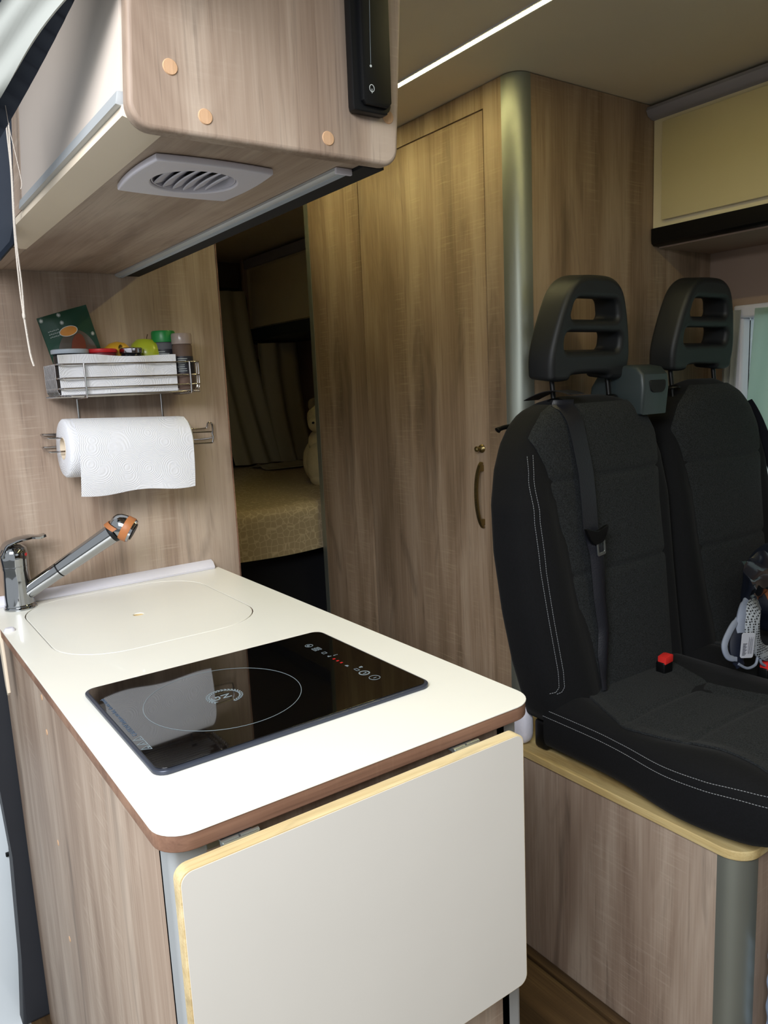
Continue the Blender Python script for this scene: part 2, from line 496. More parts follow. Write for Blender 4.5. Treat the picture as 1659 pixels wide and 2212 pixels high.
def plate(loops, half, bev, matrix, res=3):
    """flat plate with holes: loops = [outer, hole...] in 2-D, thickness 2*half, rounded edge, placed by matrix"""
    c = bpy.data.curves.new('tmp', 'CURVE'); c.dimensions = '2D'; c.fill_mode = 'BOTH'
    c.extrude = max(half - bev, 0); c.bevel_depth = bev; c.bevel_resolution = res; c.offset = -bev
    for lp in loops:
        s = c.splines.new('POLY'); s.points.add(len(lp) - 1); s.use_cyclic_u = True
        for q, (a, b) in zip(s.points, lp): q.co = (a, b, 0, 1)
    o = bpy.data.objects.new('tmp', c); COL.objects.link(o)
    dg = bpy.context.evaluated_depsgraph_get(); me = bpy.data.meshes.new_from_object(o.evaluated_get(dg))
    bm = bmesh.new(); bm.from_mesh(me); bmesh.ops.remove_doubles(bm, verts=bm.verts, dist=1e-6)
    ly = bm.faces.layers.int.new('flatface'); bm.normal_update()
    for f in bm.faces: f[ly] = 1 if abs(f.normal.z) > .9995 else 0
    bmesh.ops.transform(bm, matrix=matrix, verts=bm.verts)
    bpy.data.objects.remove(o); bpy.data.curves.remove(c); bpy.data.meshes.remove(me)
    return bm


def text_bm(s, size, matrix, ext=.0002, align='LEFT'):
    c = bpy.data.curves.new('tmp', 'FONT'); c.body = s; c.size = size; c.extrude = ext; c.align_x = align
    o = bpy.data.objects.new('tmp', c); COL.objects.link(o)
    dg = bpy.context.evaluated_depsgraph_get(); me = bpy.data.meshes.new_from_object(o.evaluated_get(dg))
    bm = bmesh.new(); bm.from_mesh(me); bmesh.ops.transform(bm, matrix=matrix, verts=bm.verts)
    bpy.data.objects.remove(o); bpy.data.curves.remove(c); bpy.data.meshes.remove(me)
    return bm


def join(a, b):
    me = bpy.data.meshes.new('tmp'); b.to_mesh(me); a.from_mesh(me); bpy.data.meshes.remove(me); b.free(); return a


def frame(o, xa, ya):
    xa = Vector(xa).normalized(); ya = Vector(ya).normalized(); za = xa.cross(ya)
    m = Matrix((xa, ya, za)).transposed().to_4x4(); m.translation = Vector(o); return m


# plane X-Z facing -Y at depth y : local (x,y)->(X,Z), local z -> -Y
def FY(y): return frame((0, y, 0), (1, 0, 0), (0, 0, 1))


# ================================================================ THE SETTING
CE = 1.962
struct('floor', box(.165, 2.14, -1.4, 3.95, -.05, 0), M['floor'])
struct('ceiling', box(.12, 2.14, -1.4, 3.95, CE, CE + .06), M['ceiling'])
bm = bmesh.new()
add_box(bm, 2.08, 2.14, 1.22, 3.95, 0, CE); add_box(bm, 2.08, 2.14, -1.4, .2, 0, CE)
add_box(bm, 2.08, 2.14, .2, 1.22, 0, .93); add_box(bm, 2.08, 2.14, .2, 1.22, 1.46, CE)
struct('wall_right', bm, M['wall'])
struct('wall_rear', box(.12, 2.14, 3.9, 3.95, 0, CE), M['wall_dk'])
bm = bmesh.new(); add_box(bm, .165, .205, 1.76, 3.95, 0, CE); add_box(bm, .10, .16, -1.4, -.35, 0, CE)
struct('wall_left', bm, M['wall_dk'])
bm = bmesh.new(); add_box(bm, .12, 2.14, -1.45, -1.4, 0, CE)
struct('wall_cab_block', bm, M['wall_dk'])  # unseen dark plane added across the cab to keep its window light out
struct('ground', box(-6, .1, -4, 6, -.5, -.42), M['concrete'])
# header above the sliding door
struct('trim_1', box(.10, .17, -.35, 1.66, 1.80, CE), M['navy_body'])
# rubber sealed door pillar beside the kitchen unit
lo = [(.150, 0), (.163, .15), (.172, .38), (.166, .53), (.150, .8), (.155, 1.05), (.185, 1.3), (.222, 1.49), (.25, 1.56), (.262, 1.66), (.27, 1.80)]
hi = [(.30, 1.80), (.30, 1.66), (.275, 1.56), (.228, 1.47), (.200, 1.3), (.2, 1.05), (.203, .84), (.212, .8), (.216, .36), (.215, .2), (.21, 0)]
bm = prism([(a, b) for a, b in lo[:8]] + [(.225, 1.478)] + hi[4:], 'Y', 1.612, 1.66, .006)
struct('trim_2', bm, M['rubber'])
# upper curved part of the door frame, forward of the partition
pts = [(.10, 1.46), (.18, 1.468), (.224, 1.492), (.244, 1.514), (.250, 1.56), (.252, 1.62), (.262, 1.70), (.29, 1.80), (.10, 1.80)]
struct('trim_3', prism(pts, 'Y', 1.25, 1.33, .008), M['navy_body'])
# window in the right wall
bm = bmesh.new()
for a in ((.2, 1.22, .93, .97), (.2, 1.22, 1.425, 1.46), (.2, .235, .97, 1.425), (1.19, 1.22, .97, 1.425)):
    add_box(bm, 2.065, 2.135, *a, .006)
wf = struct('window_1', bm, M['pvc'])
g = obj('pane', box(2.10, 2.106, .235, 1.19, .97, 1.425), M['glass'], wf)

# ================================================================ PARTITION + KITCHEN UNIT
t = thing('partition_panel', (.5, 1.62, 0), 'tall grey oak partition panel behind the tap and the paper towel roll', 'partition')
obj('panel', prism([(.2105, 0), (.712, 0), (.712, 1.83), (.175, 1.83), (.175, .872), (.2105, .872)], 'Y', 1.61, 1.628, .001), M['oak'], t)
obj('edge_strip', box(.712, .7145, 1.609, 1.629, 0, 1.83), M['oak_edge'], t)

t = thing('kitchen_unit', (.43, 1.1, 0), 'grey oak kitchen base unit under the white worktop', 'kitchen unit')
obj('side_panel', prism([(.69, 0), (1.60, 0), (1.60, .879), (.69, .879)], 'X', .200, .216, .001), M['oak'], t)
obj('front_panel', box(.236, .632, .663, .679, 0, .88), M['oak'], t)
obj('inner_side_panel', box(.636, .652, .69, 1.60, 0, .88), M['oak'], t)
for (y, z) in ((1.226, .839), (1.22, .784), (1.243, .586), (1.247, .41)):
    b = obj('dowel', lathe([(0, .0009), (.0042, .0009), (.005, 0), (.005, -.003), (0, -.003)], (.2, y, z), (-1, 0, 0), 20), M['dowel'], t)
# aluminium corner posts (rounded extrusion)
pf = [(.200, .695), (.200, .672)] + [(.209 - .009 * math.cos(a), .672 - .009 * math.sin(a)) for a in [i * PI / 12 for i in range(7)]] + [(.236, .663), (.236, .668), (.211, .668), (.205, .674), (.205, .695)]
obj('corner_post', prism(pf, 'Z', 0, .88), M['alu_lt'], t)
pf2 = [(.856 - x, y) for x, y in pf]
obj('corner_post', prism(pf2, 'Z', 0, .88), M['alu_lt'], t)
obj('catch_plate', box(.236, .275, .6605, .663, .855, .877), M['steel'], t)
# loose strip by the door
single('edge_strip', prism(smooth2 := [(1.455, .899), (1.475, .895), (1.475, .86), (1.462, .79), (1.452, .775), (1.443, .782), (1.447, .85)], 'X', .1815, .1865, .001), M['bevel'],
       'short pale beige strip hanging at the rear left edge of the worktop', 'strip')

t = thing('worktop', (.42, 1.1, .88), 'white laminate worktop with brown wooden edge on the kitchen unit', 'worktop')
outer = rrect(.183, .657, .627, 1.603, .03, 8, [0, 0, .032, .036])
hole = rrect(.230, .572, 1.170, 1.575, .10, 10)
mtop = frame((0, 0, .8993), (1, 0, 0), (0, 1, 0))
obj('surface', plate([outer, hole], .0007, .0002, mtop), M['worktop'], t, ang=30)
inner = rrect(.184, .656, .628, 1.602, .03, 8, [0, 0, .031, .035])
obj('core', plate([inner, rrect(.229, .573, 1.169, 1.576, .10, 10)], .0087, .0015, frame((0, 0, .8899), (1, 0, 0), (0, 1, 0))), M['oak_edge'], t)
obj('sink_seam_shade', box(.222, .580, 1.162, 1.583, .868, .878), M['black_mat'], t)  # black slab below the lid, stands in for shade in its seam
t = thing('sink_cover', (.40, 1.37, .885), 'white sink cover with small finger hole set flush in the worktop', 'sink cover')
obj('lid', plate([rrect(.2318, .5702, 1.1718, 1.5732, .0985, 10), circ(.397, 1.357, .0095, 24)], .0065, .0006, frame((0, 0, .8935), (1, 0, 0), (0, 1, 0))), M['lid'], t)
obj('finger_hole_rim', plate([circ(.397, 1.357, .0094, 24), circ(.397, 1.357, .0086, 24)], .005, 0, frame((0, 0, .8935), (1, 0, 0), (0, 1, 0))), M['ply'], t)
obj('hole_bottom', lathe([(0, .8905), (.0088, .8905), (.0088, .889), (0, .889)], (.397, 1.357, 0), (0, 0, 1), 20), M['ply'], t)
single('sealing_strip', prism([(1.6095, .9005), (1.592, .9005), (1.590, .905), (1.598, .915), (1.6095, .919)], 'X', .183, .645, .001), M['pvc'],
       'white plastic sealing strip between worktop and partition panel', 'strip')
single('corner_cap', lathe([(0, .006), (.006, .006), (.009, .003), (.0095, 0), (0, 0)], (.194, 1.418, .9), (0, 0, 1), 20), M['pvc'], 'small white plastic cap on the left worktop edge near the tap', 'cap')

# ---------------------------------------------------------------- hob
t = thing('induction_hob', (.40, .89, .90), 'black glass induction hob with one ring set in the white worktop', 'hob')
obj('bezel', plate([rrect(.2185, .5845, .7425, 1.034, .016, 6)], .0028, .0018, frame((0, 0, .9028), (1, 0, 0), (0, 1, 0))), M['hob_edge'], t)
hg = obj('glass_top', plate([rrect(.2225, .5805, .7465, 1.030, .014, 6)], .0006, .0003, frame((0, 0, .9060), (1, 0, 0), (0, 1, 0))), M['glass_blk'], t)
ZP = .90675
def FT(x, y): return frame((x, y, ZP), (0, 1, 0), (-1, 0, 0))     # print reads towards the rear, tops to the left
obj('cooking_zone_ring', plate([circ(.355, .883, .0990, 96), circ(.355, .883, .0983, 96)], .0001, 0, frame((0, 0, ZP), (1, 0, 0), (0, 1, 0))), M['hob_print'], hg)
bm = text_bm('G', .017, FT(.350, .876)); join(bm, text_bm('N', .017, FT(.364, .876)))
for k in range(26):                                  # laurel wreath around the letters
    a = math.radians(-15 + 290 * k / 25 - 60)
    for rr_, da in ((.0195, .5), (.0225, -.5)):
        c = Vector((.356 + rr_ * math.cos(a), .883 + rr_ * math.sin(a)))
        d = Vector((math.cos(a + PI / 2 + da), math.sin(a + PI / 2 + da))) * .0026; n_ = Vector((-d.y, d.x)) * .4
        add_prism(bm, [(c.x - d.x, c.y - d.y), (c.x + n_.x, c.y + n_.y), (c.x + d.x, c.y + d.y), (c.x - n_.x, c.y - n_.y)], 'Z', ZP - .0001, ZP + .0001)
obj('wreath_logo', bm, M['hob_print'], hg)
bm = text_bm('CAUTION! Surfaces are hot, do not touch', .0078, FT(.2325, .845))
obj('warning_text', bm, M['hob_dim'], hg)
bm = bmesh.new()
for k, y in enumerate((.834, .820, .806)):
    tri = [(.2345, y - .0062), (.2345, y + .0062), (.2235, y)]
    cxm = sum(p[0] for p in tri) / 3; cym = y
    ins = [(cxm + (a - cxm) * .8, cym + (b - cym) * .8) for a, b in tri]
    join(bm, plate([tri, ins], .0001, 0, frame((0, 0, ZP), (1, 0, 0), (0, 1, 0))))
    join(bm, text_bm('~!^'[k] if k != 2 else 'w', .006, FT(.2338, y - .0018)))
obj('warning_triangles', bm, M['hob_print'], hg)
def ringp(bm, x, y, r, w_=.0007):
    return join(bm, plate([circ(x, y, r, 28), circ(x, y, r - w_, 28)], .0001, 0, frame((0, 0, ZP), (1, 0, 0), (0, 1, 0))))
def rectp(bm, x, y, hx, hy, w_=.0006):
    return join(bm, plate([rrect(x - hx, x + hx, y - hy, y + hy, .0008, 3), rrect(x - hx + w_, x + hx - w_, y - hy + w_, y + hy - w_, .0006, 3)], .0001, 0, frame((0, 0, ZP), (1, 0, 0), (0, 1, 0))))
def tx(bm, ch, sz, x, y): return join(bm, text_bm(ch, sz, FT(x, y)))
B_ = bmesh.new
for q in (tx(ringp(B_(), .534, .977, .0062, .0009), '+', .010, .5365, .9745),
          rectp(rectp(rectp(B_(), .5305, .956, .0016, .006), .535, .956, .0016, .006), .5395, .956, .0016, .006),
          rectp(B_(), .535, .934, .0035, .0035), tx(B_(), 'P', .008, .536, .915), tx(B_(), '!', .010, .546, .914),
          tx(B_(), 'w', .009, .534, .864), tx(B_(), '&', .008, .546, .848), rectp(B_(), .534, .846, .0025, .0045),
          tx(ringp(B_(), .535, .829, .0078, .0018), 'L', .008, .5375, .8265), tx(ringp(B_(), .536, .806, .0078, .0008), 'I', .007, .5385, .8045)):
    obj('touch_symbol', q, M['hob_print'], hg)
bm = bmesh.new()
for y in (.903, .893, .883): add_box(bm, .5305, .5345, y - .0014, y + .0014, ZP - .0001, ZP + .0001)
obj('red_indicators', bm, M['hob_red'], hg)

# ---------------------------------------------------------------- faucet
FX, FY_ = .238, 1.566
t = thing('faucet', (FX, FY_, .90), 'chrome single-lever tap with tan leather band around its spray head', 'tap')
obj('base_ring', lathe([(0, 0), (.0285, 0), (.029, .003), (.027, .0055), (.0265, .006), (.0275, .0075), (.026, .010), (0, .010)], (FX, FY_, .9), n=40), M['chrome'], t)
obj('body', lathe([(0, .008), (.0262, .008), (.0256, .03), (.0240, .055), (.0230, .075), (.0238, .079), (.0238, .083), (.023, .084), (0, .084)], (FX, FY_, .9), n=40), M['chrome'], t)
c2 = lathe([(0, .0835), (.0238, .0835), (.0248, .095), (.0252, .108), (.022, .117), (.014, .123), (0, .125)], (FX, FY_, .9), n=40)
hd = obj('mixer_cap', c2, M['chrome'], t)
# lever: wedge blending up to a flat tip towards +X
def lever(u, v):
    ang = (v - .5) * PI; L_ = [(-.022, .108), (-.012, .127), (.008, .134), (.030, .137), (.045, .134), (.056, .136)]
    k = u * (len(L_) - 1); i = min(int(k), len(L_) - 2); f = k - i
    x = L_[i][0] * (1 - f) + L_[i + 1][0] * f; z = L_[i][1] * (1 - f) + L_[i + 1][1] * f
    wv = .020 * (1 - u) ** .7 + .007 * u + .002
    return (FX + x, FY_ - x * .25 + math.sin(ang) * wv, .9 + z - (1 - math.cos(ang)) * .006 * (1 - u))
obj('lever', sheet(lever, 18, 10, .005), M['chrome'], t)
obj('hot_cold_dot', lathe([(0, .0012), (.0035, .001), (.004, 0), (0, 0)], (FX + .0175, FY_ - .0165, 1.005), (.72, -.69, 0), 20), M['red'], t)
s0 = Vector((FX + .006, FY_ - .004, .925)); s1 = Vector((.402, 1.475, 1.036)); dr = (s1 - s0).normalized(); Ls = (s1 - s0).length
obj('spout', lathe([(0, 0), (.0150, 0), (.0150, .03), (.0152, Ls * .38), (.0154, Ls * .40), (0, Ls * .40)], s0, dr, 32), M['chrome'], t)
obj('spout_joint', lathe([(0, 0), (.0146, 0), (.0146, .003), (0, .003)], s0 + dr * Ls * .40, dr, 32), M['black_pl'], t)
obj('hose_handle', lathe([(0, 0), (.0156, 0), (.0162, .02), (.0175, Ls * .4), (.0186, Ls * .58), (0, Ls * .58)], s0 + dr * (Ls * .40 + .003), dr, 32), M['chrome'], t)
hc = s1 + dr * .006; hax = Vector((.55, -.30, -.38)).normalized()
obj('spray_collar', lathe([(0, 0), (.0186, 0), (.0192, .004), (.0184, .008), (0, .008)], s1 - dr * .006, dr, 32), M['black_pl'], t)
hp = [(0, -.024), (.010, -.0225), (.017, -.018), (.0215, -.010), (.0235, 0), (.0235, .012), (.0225, .022), (.018, .023), (0, .023)]
sh = obj('spray_head', lathe(hp, hc + dr * .012, hax, 40), M['chrome'], t)
obj('aerator', lathe([(0, .0232), (.0165, .0232), (.0165, .0245), (0, .0245)], hc + dr * .012, hax, 32), M['black_pl'], sh)
bm = lathe([(.0240, .003), (.0245, .004), (.0245, .017), (.0240, .018), (.0236, .018), (.0236, .003), (.0240, .003)], hc + dr * .012, hax, 40)
s_ = hax.orthogonal().normalized()
o_ = hc + dr * .012; side = dr.cross(hax).normalized()
def strap(u, v):
    a = -PI / 2 * .95 + PI * .95 * u; rad = .0245
    d = side * math.sin(a) - hax * math.cos(a)
    return o_ + d * rad - dr * (.0030 + .010 * (v)) 
join(bm, sheet(strap, 24, 3, .0012))
obj('leather_band', bm, M['leather'], t)

# ---------------------------------------------------------------- folding table
t = thing('folding_table', (.41, .608, .554), 'folded-down greyish white table flap with pale plywood edge on the unit front', 'folding table')
RF = rrect(.187, .604, .553, .8825, .012, 6)
obj('core_board', plate([RF], .0075, .0005, FY(.6085)), M['ply'], t)
obj('face', plate([rrect(.1885, .6025, .5545, .881, .0115, 6)], .0004, .0001, FY(.6007)), M['flap'], t)
for x in (.236, .514):
    h = obj('hinge', box(x, x + .036, .6165, .6185, .868, .8835, .0004), M['steel'], t)
    obj('hinge_pin', tube([(x - .001, .6205, .8815), (x + .016, .6205, .8815)], .0030, 12), M['steel'], h)
    obj('hinge_pin', tube([(x + .018, .6205, .8815), (x + .037, .6205, .8815)], .0030, 12), M['steel'], h)
    obj('hinge_leaf', box(x + .002, x + .034, .621, .6625, .8775, .8795), M['steel'], h)

# ================================================================ WALL RACK, ROLL, CONTENTS
t = thing('wire_rack', (.47, 1.605, 1.16), 'chromed wire basket rack with towel roll holder on the partition panel', 'rack')
yB, yF = 1.606, 1.500
WR = .0017
bsk = bmesh.new()
def hoop(z, x0, x1, y0, y1, r=.012):
    return [(a, b, z) for a, b in rrect(x0, x1, y0, y1, r, 5)]
for z in (1.352, 1.3265, 1.308): add_tube(bsk, hoop(z, .338, .612, yF, yB - .002), WR, 8, closed=True)
add_tube(bsk, hoop(1.294, .346, .602, yF + .006, yB - .004, .02), WR, 8, closed=True)
bo = obj('basket', bsk, M['wire'], t)
bm = bmesh.new()
for k in range(9):
    y = yF + .012 + k * .0105
    add_tube(bm, smooth_path([(.3365, y, 1.353), (.3365, y, 1.31), (.341, y, 1.296), (.355, y, 1.2925), (.59, y, 1.2925), (.607, y, 1.296), (.6125, y, 1.31), (.6125, y, 1.353)], 3), .0012, 6)
obj('floor_wires', bm, M['wire'], bo)
for x in (.385, .589):
    obj('cross_wire', tube(smooth_path([(x, yF - .002, 1.353), (x, yF - .002, 1.30), (x, yF + .01, 1.2905), (x, yB - .01, 1.2905), (x, yB, 1.295)], 3), .0019, 8), M['wire'], bo)
for x in (.392, .562):
    obj('upright_wire', tube([(x, yB, 1.352), (x, yB, 1.203)], .0019, 8), M['wire'], t)
bm = bmesh.new()
hk = [(.330, 1.608, 1.203), (.330, 1.55, 1.203), (.338, 1.541, 1.205), (.60, 1.541, 1.213)]
add_tube(bm, smooth_path([(.352, 1.6045, 1.219), (.332, 1.60, 1.222), (.322, 1.60, 1.223)], 3), .0018, 8)
# back wires with end loop on the right
add_tube(bm, smooth_path([(.325, 1.604, 1.223), (.40, 1.604, 1.221), (.60, 1.604, 1.214), (.650, 1.602, 1.2125), (.656, 1.600, 1.216), (.659, 1.60, 1.2235), (.6645, 1.60, 1.2245), (.669, 1.60, 1.219), (.668, 1.60, 1.197), (.664, 1.60, 1.191), (.64, 1.602, 1.1895), (.60, 1.604, 1.191), (.40, 1.604, 1.197), (.325, 1.604, 1.198)], 4), .0018, 8)
obj('holder_bracket', bm, M['wire'], t)
bm = bmesh.new()
add_tube(bm, smooth_path([(.325, 1.604, 1.223), (.317, 1.600, 1.223), (.317, 1.57, 1.219), (.319, 1.552, 1.218), (.33, 1.547, 1.217), (.42, 1.547, 1.216), (.645, 1.549, 1.207)], 5), .0018, 8)
add_tube(bm, smooth_path([(.325, 1.604, 1.198), (.317, 1.600, 1.198), (.317, 1.57, 1.194), (.319, 1.552, 1.192), (.33, 1.547, 1.191), (.42, 1.547, 1.190), (.645, 1.549, 1.184)], 5), .0018, 8)
add_tube(bm, [(.645, 1.549, 1.207), (.648, 1.549, 1.196), (.645, 1.549, 1.184)], .0018, 8)
obj('roll_bar', bm, M['wire'], t)

# roll: hollow, slightly tilted down to the right, sheet hanging in front
ra = Vector((.342, 1.543, 1.197)); rb = Vector((.582, 1.545, 1.188)); rd = (rb - ra).normalized(); RL = (rb - ra).length
t = thing('paper_towel_roll', (.47, 1.543, 1.14), 'white embossed kitchen paper roll hanging under the wire basket', 'paper roll')
obj('roll', lathe([(.021, 0), (.052, 0), (.0555, .003), (.0560, .01), (.0560, RL - .01), (.0552, RL - .003), (.052, RL), (.021, RL), (.021, 0)], ra, rd, 64), M['towel'], t, ang=60)
obj('cardboard_core', lathe([(.0195, -.0005), (.0212, -.0005), (.0212, RL + .0005), (.0195, RL + .0005), (.0195, -.0005)], ra, rd, 40), M['bevel'], t, ang=60)
def hang(u, v):
    x = ra.x + .016 + (RL - .020) * u
    zc = ra.z + (rb.z - ra.z) * u; yc = ra.y
    a0 = 75; tot = math.radians(a0); arc = .0572 * tot + .0  # from angle above front down
    drop = .084 + .006 * (1 - u) + .003 * math.sin(u * 9)
    Ltot = arc + drop; s = v * Ltot
    if s < arc:
        a = tot - s / .0572
        return (x, yc - .0572 * math.cos(a), zc + .0572 * math.sin(a))
    d = s - arc; wob = .004 * math.sin(u * 5.5) * (d / drop) ** 2
    return (x - .006 * (d / drop) * (1 - u) * .5, yc - .0572 + .012 * (d / drop) ** 2 + wob, zc - d)
obj('hanging_sheet', sheet(hang, 40, 30, .0006), M['towel'], t, ang=60)

# folded towel standing inside the basket front
def fold(u, v):
    return (.343 + .222 * u, 1.508 + .003 * math.sin(u * 17) * v + .002 * math.sin(u * 7 + 1), 1.2965 + (.073 - .004 * u) * v + .002 * math.sin(u * 8) * v)
single('paper_sheet', sheet(fold, 48, 10, .0016), M['towel'], 'folded white paper towel standing behind the basket front wires', 'paper towel', ang=60)
def liner(u, v):
    a = v * 2 - 1
    return (.346 + .254 * u, 1.518 + .076 * v, 1.2965 + .018 * max(0, abs(a) - .8) + .006 * noise.noise(Vector((u * 9, v * 5, 2))) * (u > .8))
single('paper_liner', sheet(liner, 36, 10, .0012), M['towel'], 'white paper lining the floor of the wire basket', 'paper towel', ang=60)

Z0 = 1.2975
def jar(name, x, y, r, h, lid_r, lid_h, bmat, lmat, label, cat, lab=None, lidname='lid', z0=Z0, group=None):
    t = thing(name, (x, y, z0), label, cat, group)
    obj('body', lathe([(0, 0), (r * .93, 0), (r, .003), (r, h - .004), (r * .9, h), (0, h)], (x, y, z0), n=40), bmat, t)
    l = obj(lidname, lathe([(0, h), (lid_r, h), (lid_r * 1.02, h + lid_h * .15), (lid_r * 1.02, h + lid_h * .85), (lid_r * .96, h + lid_h), (0, h + lid_h)], (x, y, z0), n=48), lmat, t)
    if lab:
        lb = obj('label', lathe([(r + .0001, lab[0]), (r + .0006, lab[0]), (r + .0006, lab[1]), (r + .0001, lab[1]), (r + .0001, lab[0])], (x, y, z0), n=40), lab[2], t)
        bm = bmesh.new()
        for k in range(lab[3]):
            zz = z0 + lab[1] - .005 - k * .004; a0 = math.radians(215 + random.uniform(0, 8)); a1 = a0 + math.radians(random.uniform(35, 60))
            add_tube(bm, [(x + (r + .0009) * math.cos(a0 + (a1 - a0) * i / 6), y + (r + .0009) * math.sin(a0 + (a1 - a0) * i / 6), zz) for i in range(7)], .0005, 4)
        obj('print', bm, M['paper_pr'], lb)
    return t
jar('jar', .376, 1.552, .031, .0755, .0335, .0085, M['tin_dark'], M['lidgrey'], 'dark jar with flat pale blue-grey lid at the left of the basket', 'jar')
jar('tub', .434, 1.552, .026, .0765, .0285, .0075, M['label_dark'], M['red'], 'tub with red lid in the middle of the wire basket', 'tub', lab=(.03, .0762, M['label_red'], 5))
jar('glass_jar', .489, 1.543, .0205, .0745, .0220, .0105, M['tin_dark'], M['tin'], 'small dark jar with shiny metal lid in the wire basket', 'jar')
jar('spice_jar', .561, 1.556, .0215, .096, .0232, .0225, M['spice_grey'], M['green_cap'], 'spice jar with dark label and green cap in the basket', 'spice jar', group='spice jars in the wire basket', lab=(.035, .082, M['label_dark'], 8))
jar('spice_jar', .5875, 1.527, .0195, .0905, .0200, .021, M['spice_brown'], M['clear'], 'spice jar with clear cap and brown contents at the basket right end', 'spice jar', group='spice jars in the wire basket', lab=(.032, .066, M['label_dark'], 7))

t = thing('lemon', (.474, 1.578, 1.345), 'yellow lemon behind the metal-lidded jar in the basket', 'lemon')
obj('fruit', lathe([(0, -.034), (.005, -.032), (.010, -.029), (.019, -.020), (.0245, -.006), (.0245, .008), (.019, .021), (.010, .029), (.004, .033), (0, .034)], (.470, 1.576, 1.3715), (.9, .2, .25), 32), M['lemon'], t)
obj('sticker', lathe([(0, .0252), (.006, .0249), (.010, .0234), (.010, .0225), (0, .0243)], (.470, 1.576, 1.3715), (.35, -.85, .45), 24), M['brass'], t)
t = thing('apple', (.532, 1.574, 1.33), 'green-yellow apple beside the green-capped spice jar', 'apple')
obj('fruit', lathe([(0, -.026), (.008, -.031), (.02, -.030), (.031, -.014), (.0345, .004), (.031, .020), (.021, .0305), (.010, .0325), (.003, .028), (0, .0255)], (.530, 1.573, 1.3685), (.1, .05, 1), 40), M['apple'], t)
obj('stalk', tube(smooth_path([(.532, 1.574, 1.392), (.533, 1.574, 1.404), (.535, 1.573, 1.411)], 4), [.0008] * 8 + [.0016], 8), M['stalk'], t)
# foil packet leaning on the panel
t = thing('food_packet', (.385, 1.575, 1.30), 'dark green food packet with clear window leaning in the basket', 'packet')
pxa = Vector((.088, 0, .026)).normalized(); pya = Vector((.022, .012, -.078)).normalized() * -1
p0 = Vector((.3505, 1.566, 1.345)); Wp, Hp = .094, .098
def pk(u, v, off=0.):
    p = p0 + pxa * Wp * u + pya * Hp * v
    bulge = .012 * math.sin(PI * u) * math.sin(PI * min(1, v * 1.0)) ** .6
    return p + Vector((0, -1, 0)) * (bulge + off)
obj('front_foil', sheet(lambda u, v: pk(u, v), 20, 20, .001), M['packet'], t, ang=60)
obj('back_foil', sheet(lambda u, v: p0 + pxa * Wp * u + pya * Hp * v + Vector((0, .004 + .008 * math.sin(PI * u) * math.sin(PI * v) ** .6, 0)), 12, 12, .001), M['packet'], t, ang=60)
def win(u, v, off=.0012):
    a = u * PI; r = v
    return pk(.52 + .40 * math.cos(a) * r, .06 + .56 * math.sin(a) * r, off)
obj('window', sheet(win, 28, 8, .0006), M['packet_win'], t, ang=60)
obj('contents', sheet(lambda u, v: pk(.55 + .15 * math.cos(u * 2 * PI) * v + .06 * math.sin(u * 2 * PI) * v, .27 + .26 * math.sin(u * 2 * PI) * v, .0022), 28, 5, .0006), M['packet_red'], t, ang=60)
st = obj('sticker', sheet(lambda u, v: pk(.46 + .17 * math.cos(u * 2 * PI) * v, .62 + .085 * math.sin(u * 2 * PI) * v, .0032), 28, 4, .0006), M['orange'], t, ang=60)
rim = [pk(.46 + .175 * math.cos(a * PI / 16), .62 + .09 * math.sin(a * PI / 16), .0036) for a in range(32)]
obj('sticker_rim', tube(rim, .0006, 6, closed=True), M['paper_pr'], st)
bm = bmesh.new()
for k in range(3):
    for q in range(6): add_tube(bm, [pk(.10 + q * .035, .70 - .055 * k + .01 * (q % 2), .0012), pk(.125 + q * .035, .70 - .055 * k, .0012)], .0005, 5)
obj('printed_text', bm, M['paper_pr'], t)
for cxu, cyv in ((.05, .93), (.40, .95), (.93, .45), (.40, .80)):
    b2_ = bmesh.new()
    for a in range(5):
        an = a * PI / 5; add_tube(b2_, [pk(max(0, cxu - .04 * math.cos(an)), cyv - .04 * math.sin(an), .0012), pk(min(1, cxu + .04 * math.cos(an)), min(1, cyv + .04 * math.sin(an)), .0012)], .0004, 4)
    obj('printed_star', b2_, M['paper_pr'], t)


# ================================================================ OVERHEAD CABINET ABOVE THE WORKTOP
def sx(z): return .08 * (z - 1.54)
t = thing('overhead_cabinet', (.40, 1.15, 1.53), 'grey oak overhead cabinet with dowelled end panel above the worktop', 'cabinet')
lean = lambda x, z: (x + sx(z), z)
o0 = rrect(.2465, .545, 1.527, 1.93, .02, 8, [0, 0, .024, .018])
obj('end_panel', plate([[lean(a, b) for a, b in o0]], .009, .0045, FY(.7295)), M['oak'], t)
carc = [lean(.266, 1.545), lean(.520, 1.545), lean(.520, 1.93), lean(.266, 1.93)]
obj('carcass', prism(carc, 'Y', .7385, 1.608), M['oak'], t)
obj('bottom_panel', plate([rrect(.286, .512, .739, 1.608, 0), circ(.364, .866, .047, 48)], .0065, 0, frame((0, 0, 1.5385), (1, 0, 0), (0, 1, 0))), M['oak_under'], t)
obj('beige_bevel', prism([(.248, 1.551), (.2655, 1.5465), (.2655, 1.545), (.2855, 1.545), (.2855, 1.5315), (.276, 1.5315), (.247, 1.541)], 'Y', .739, 1.385, .0004), M['bevel'], t)
obj('rear_bottom_panel', box(.236, .2855, 1.3855, 1.608, 1.532, 1.545), M['oak_under'], t)
obj('side_strip', prism([lean(.2465, 1.5515), lean(.262, 1.5515), lean(.262, 1.93), lean(.2465, 1.93)], 'Y', 1.197, 1.385), M['oak'], t)
dr_ = obj('lift_door', prism([lean(.246, 1.562), lean(.2645, 1.562), lean(.2645, 1.93), lean(.246, 1.93)], 'Y', .741, 1.195, .001), M['cream_door'], t)
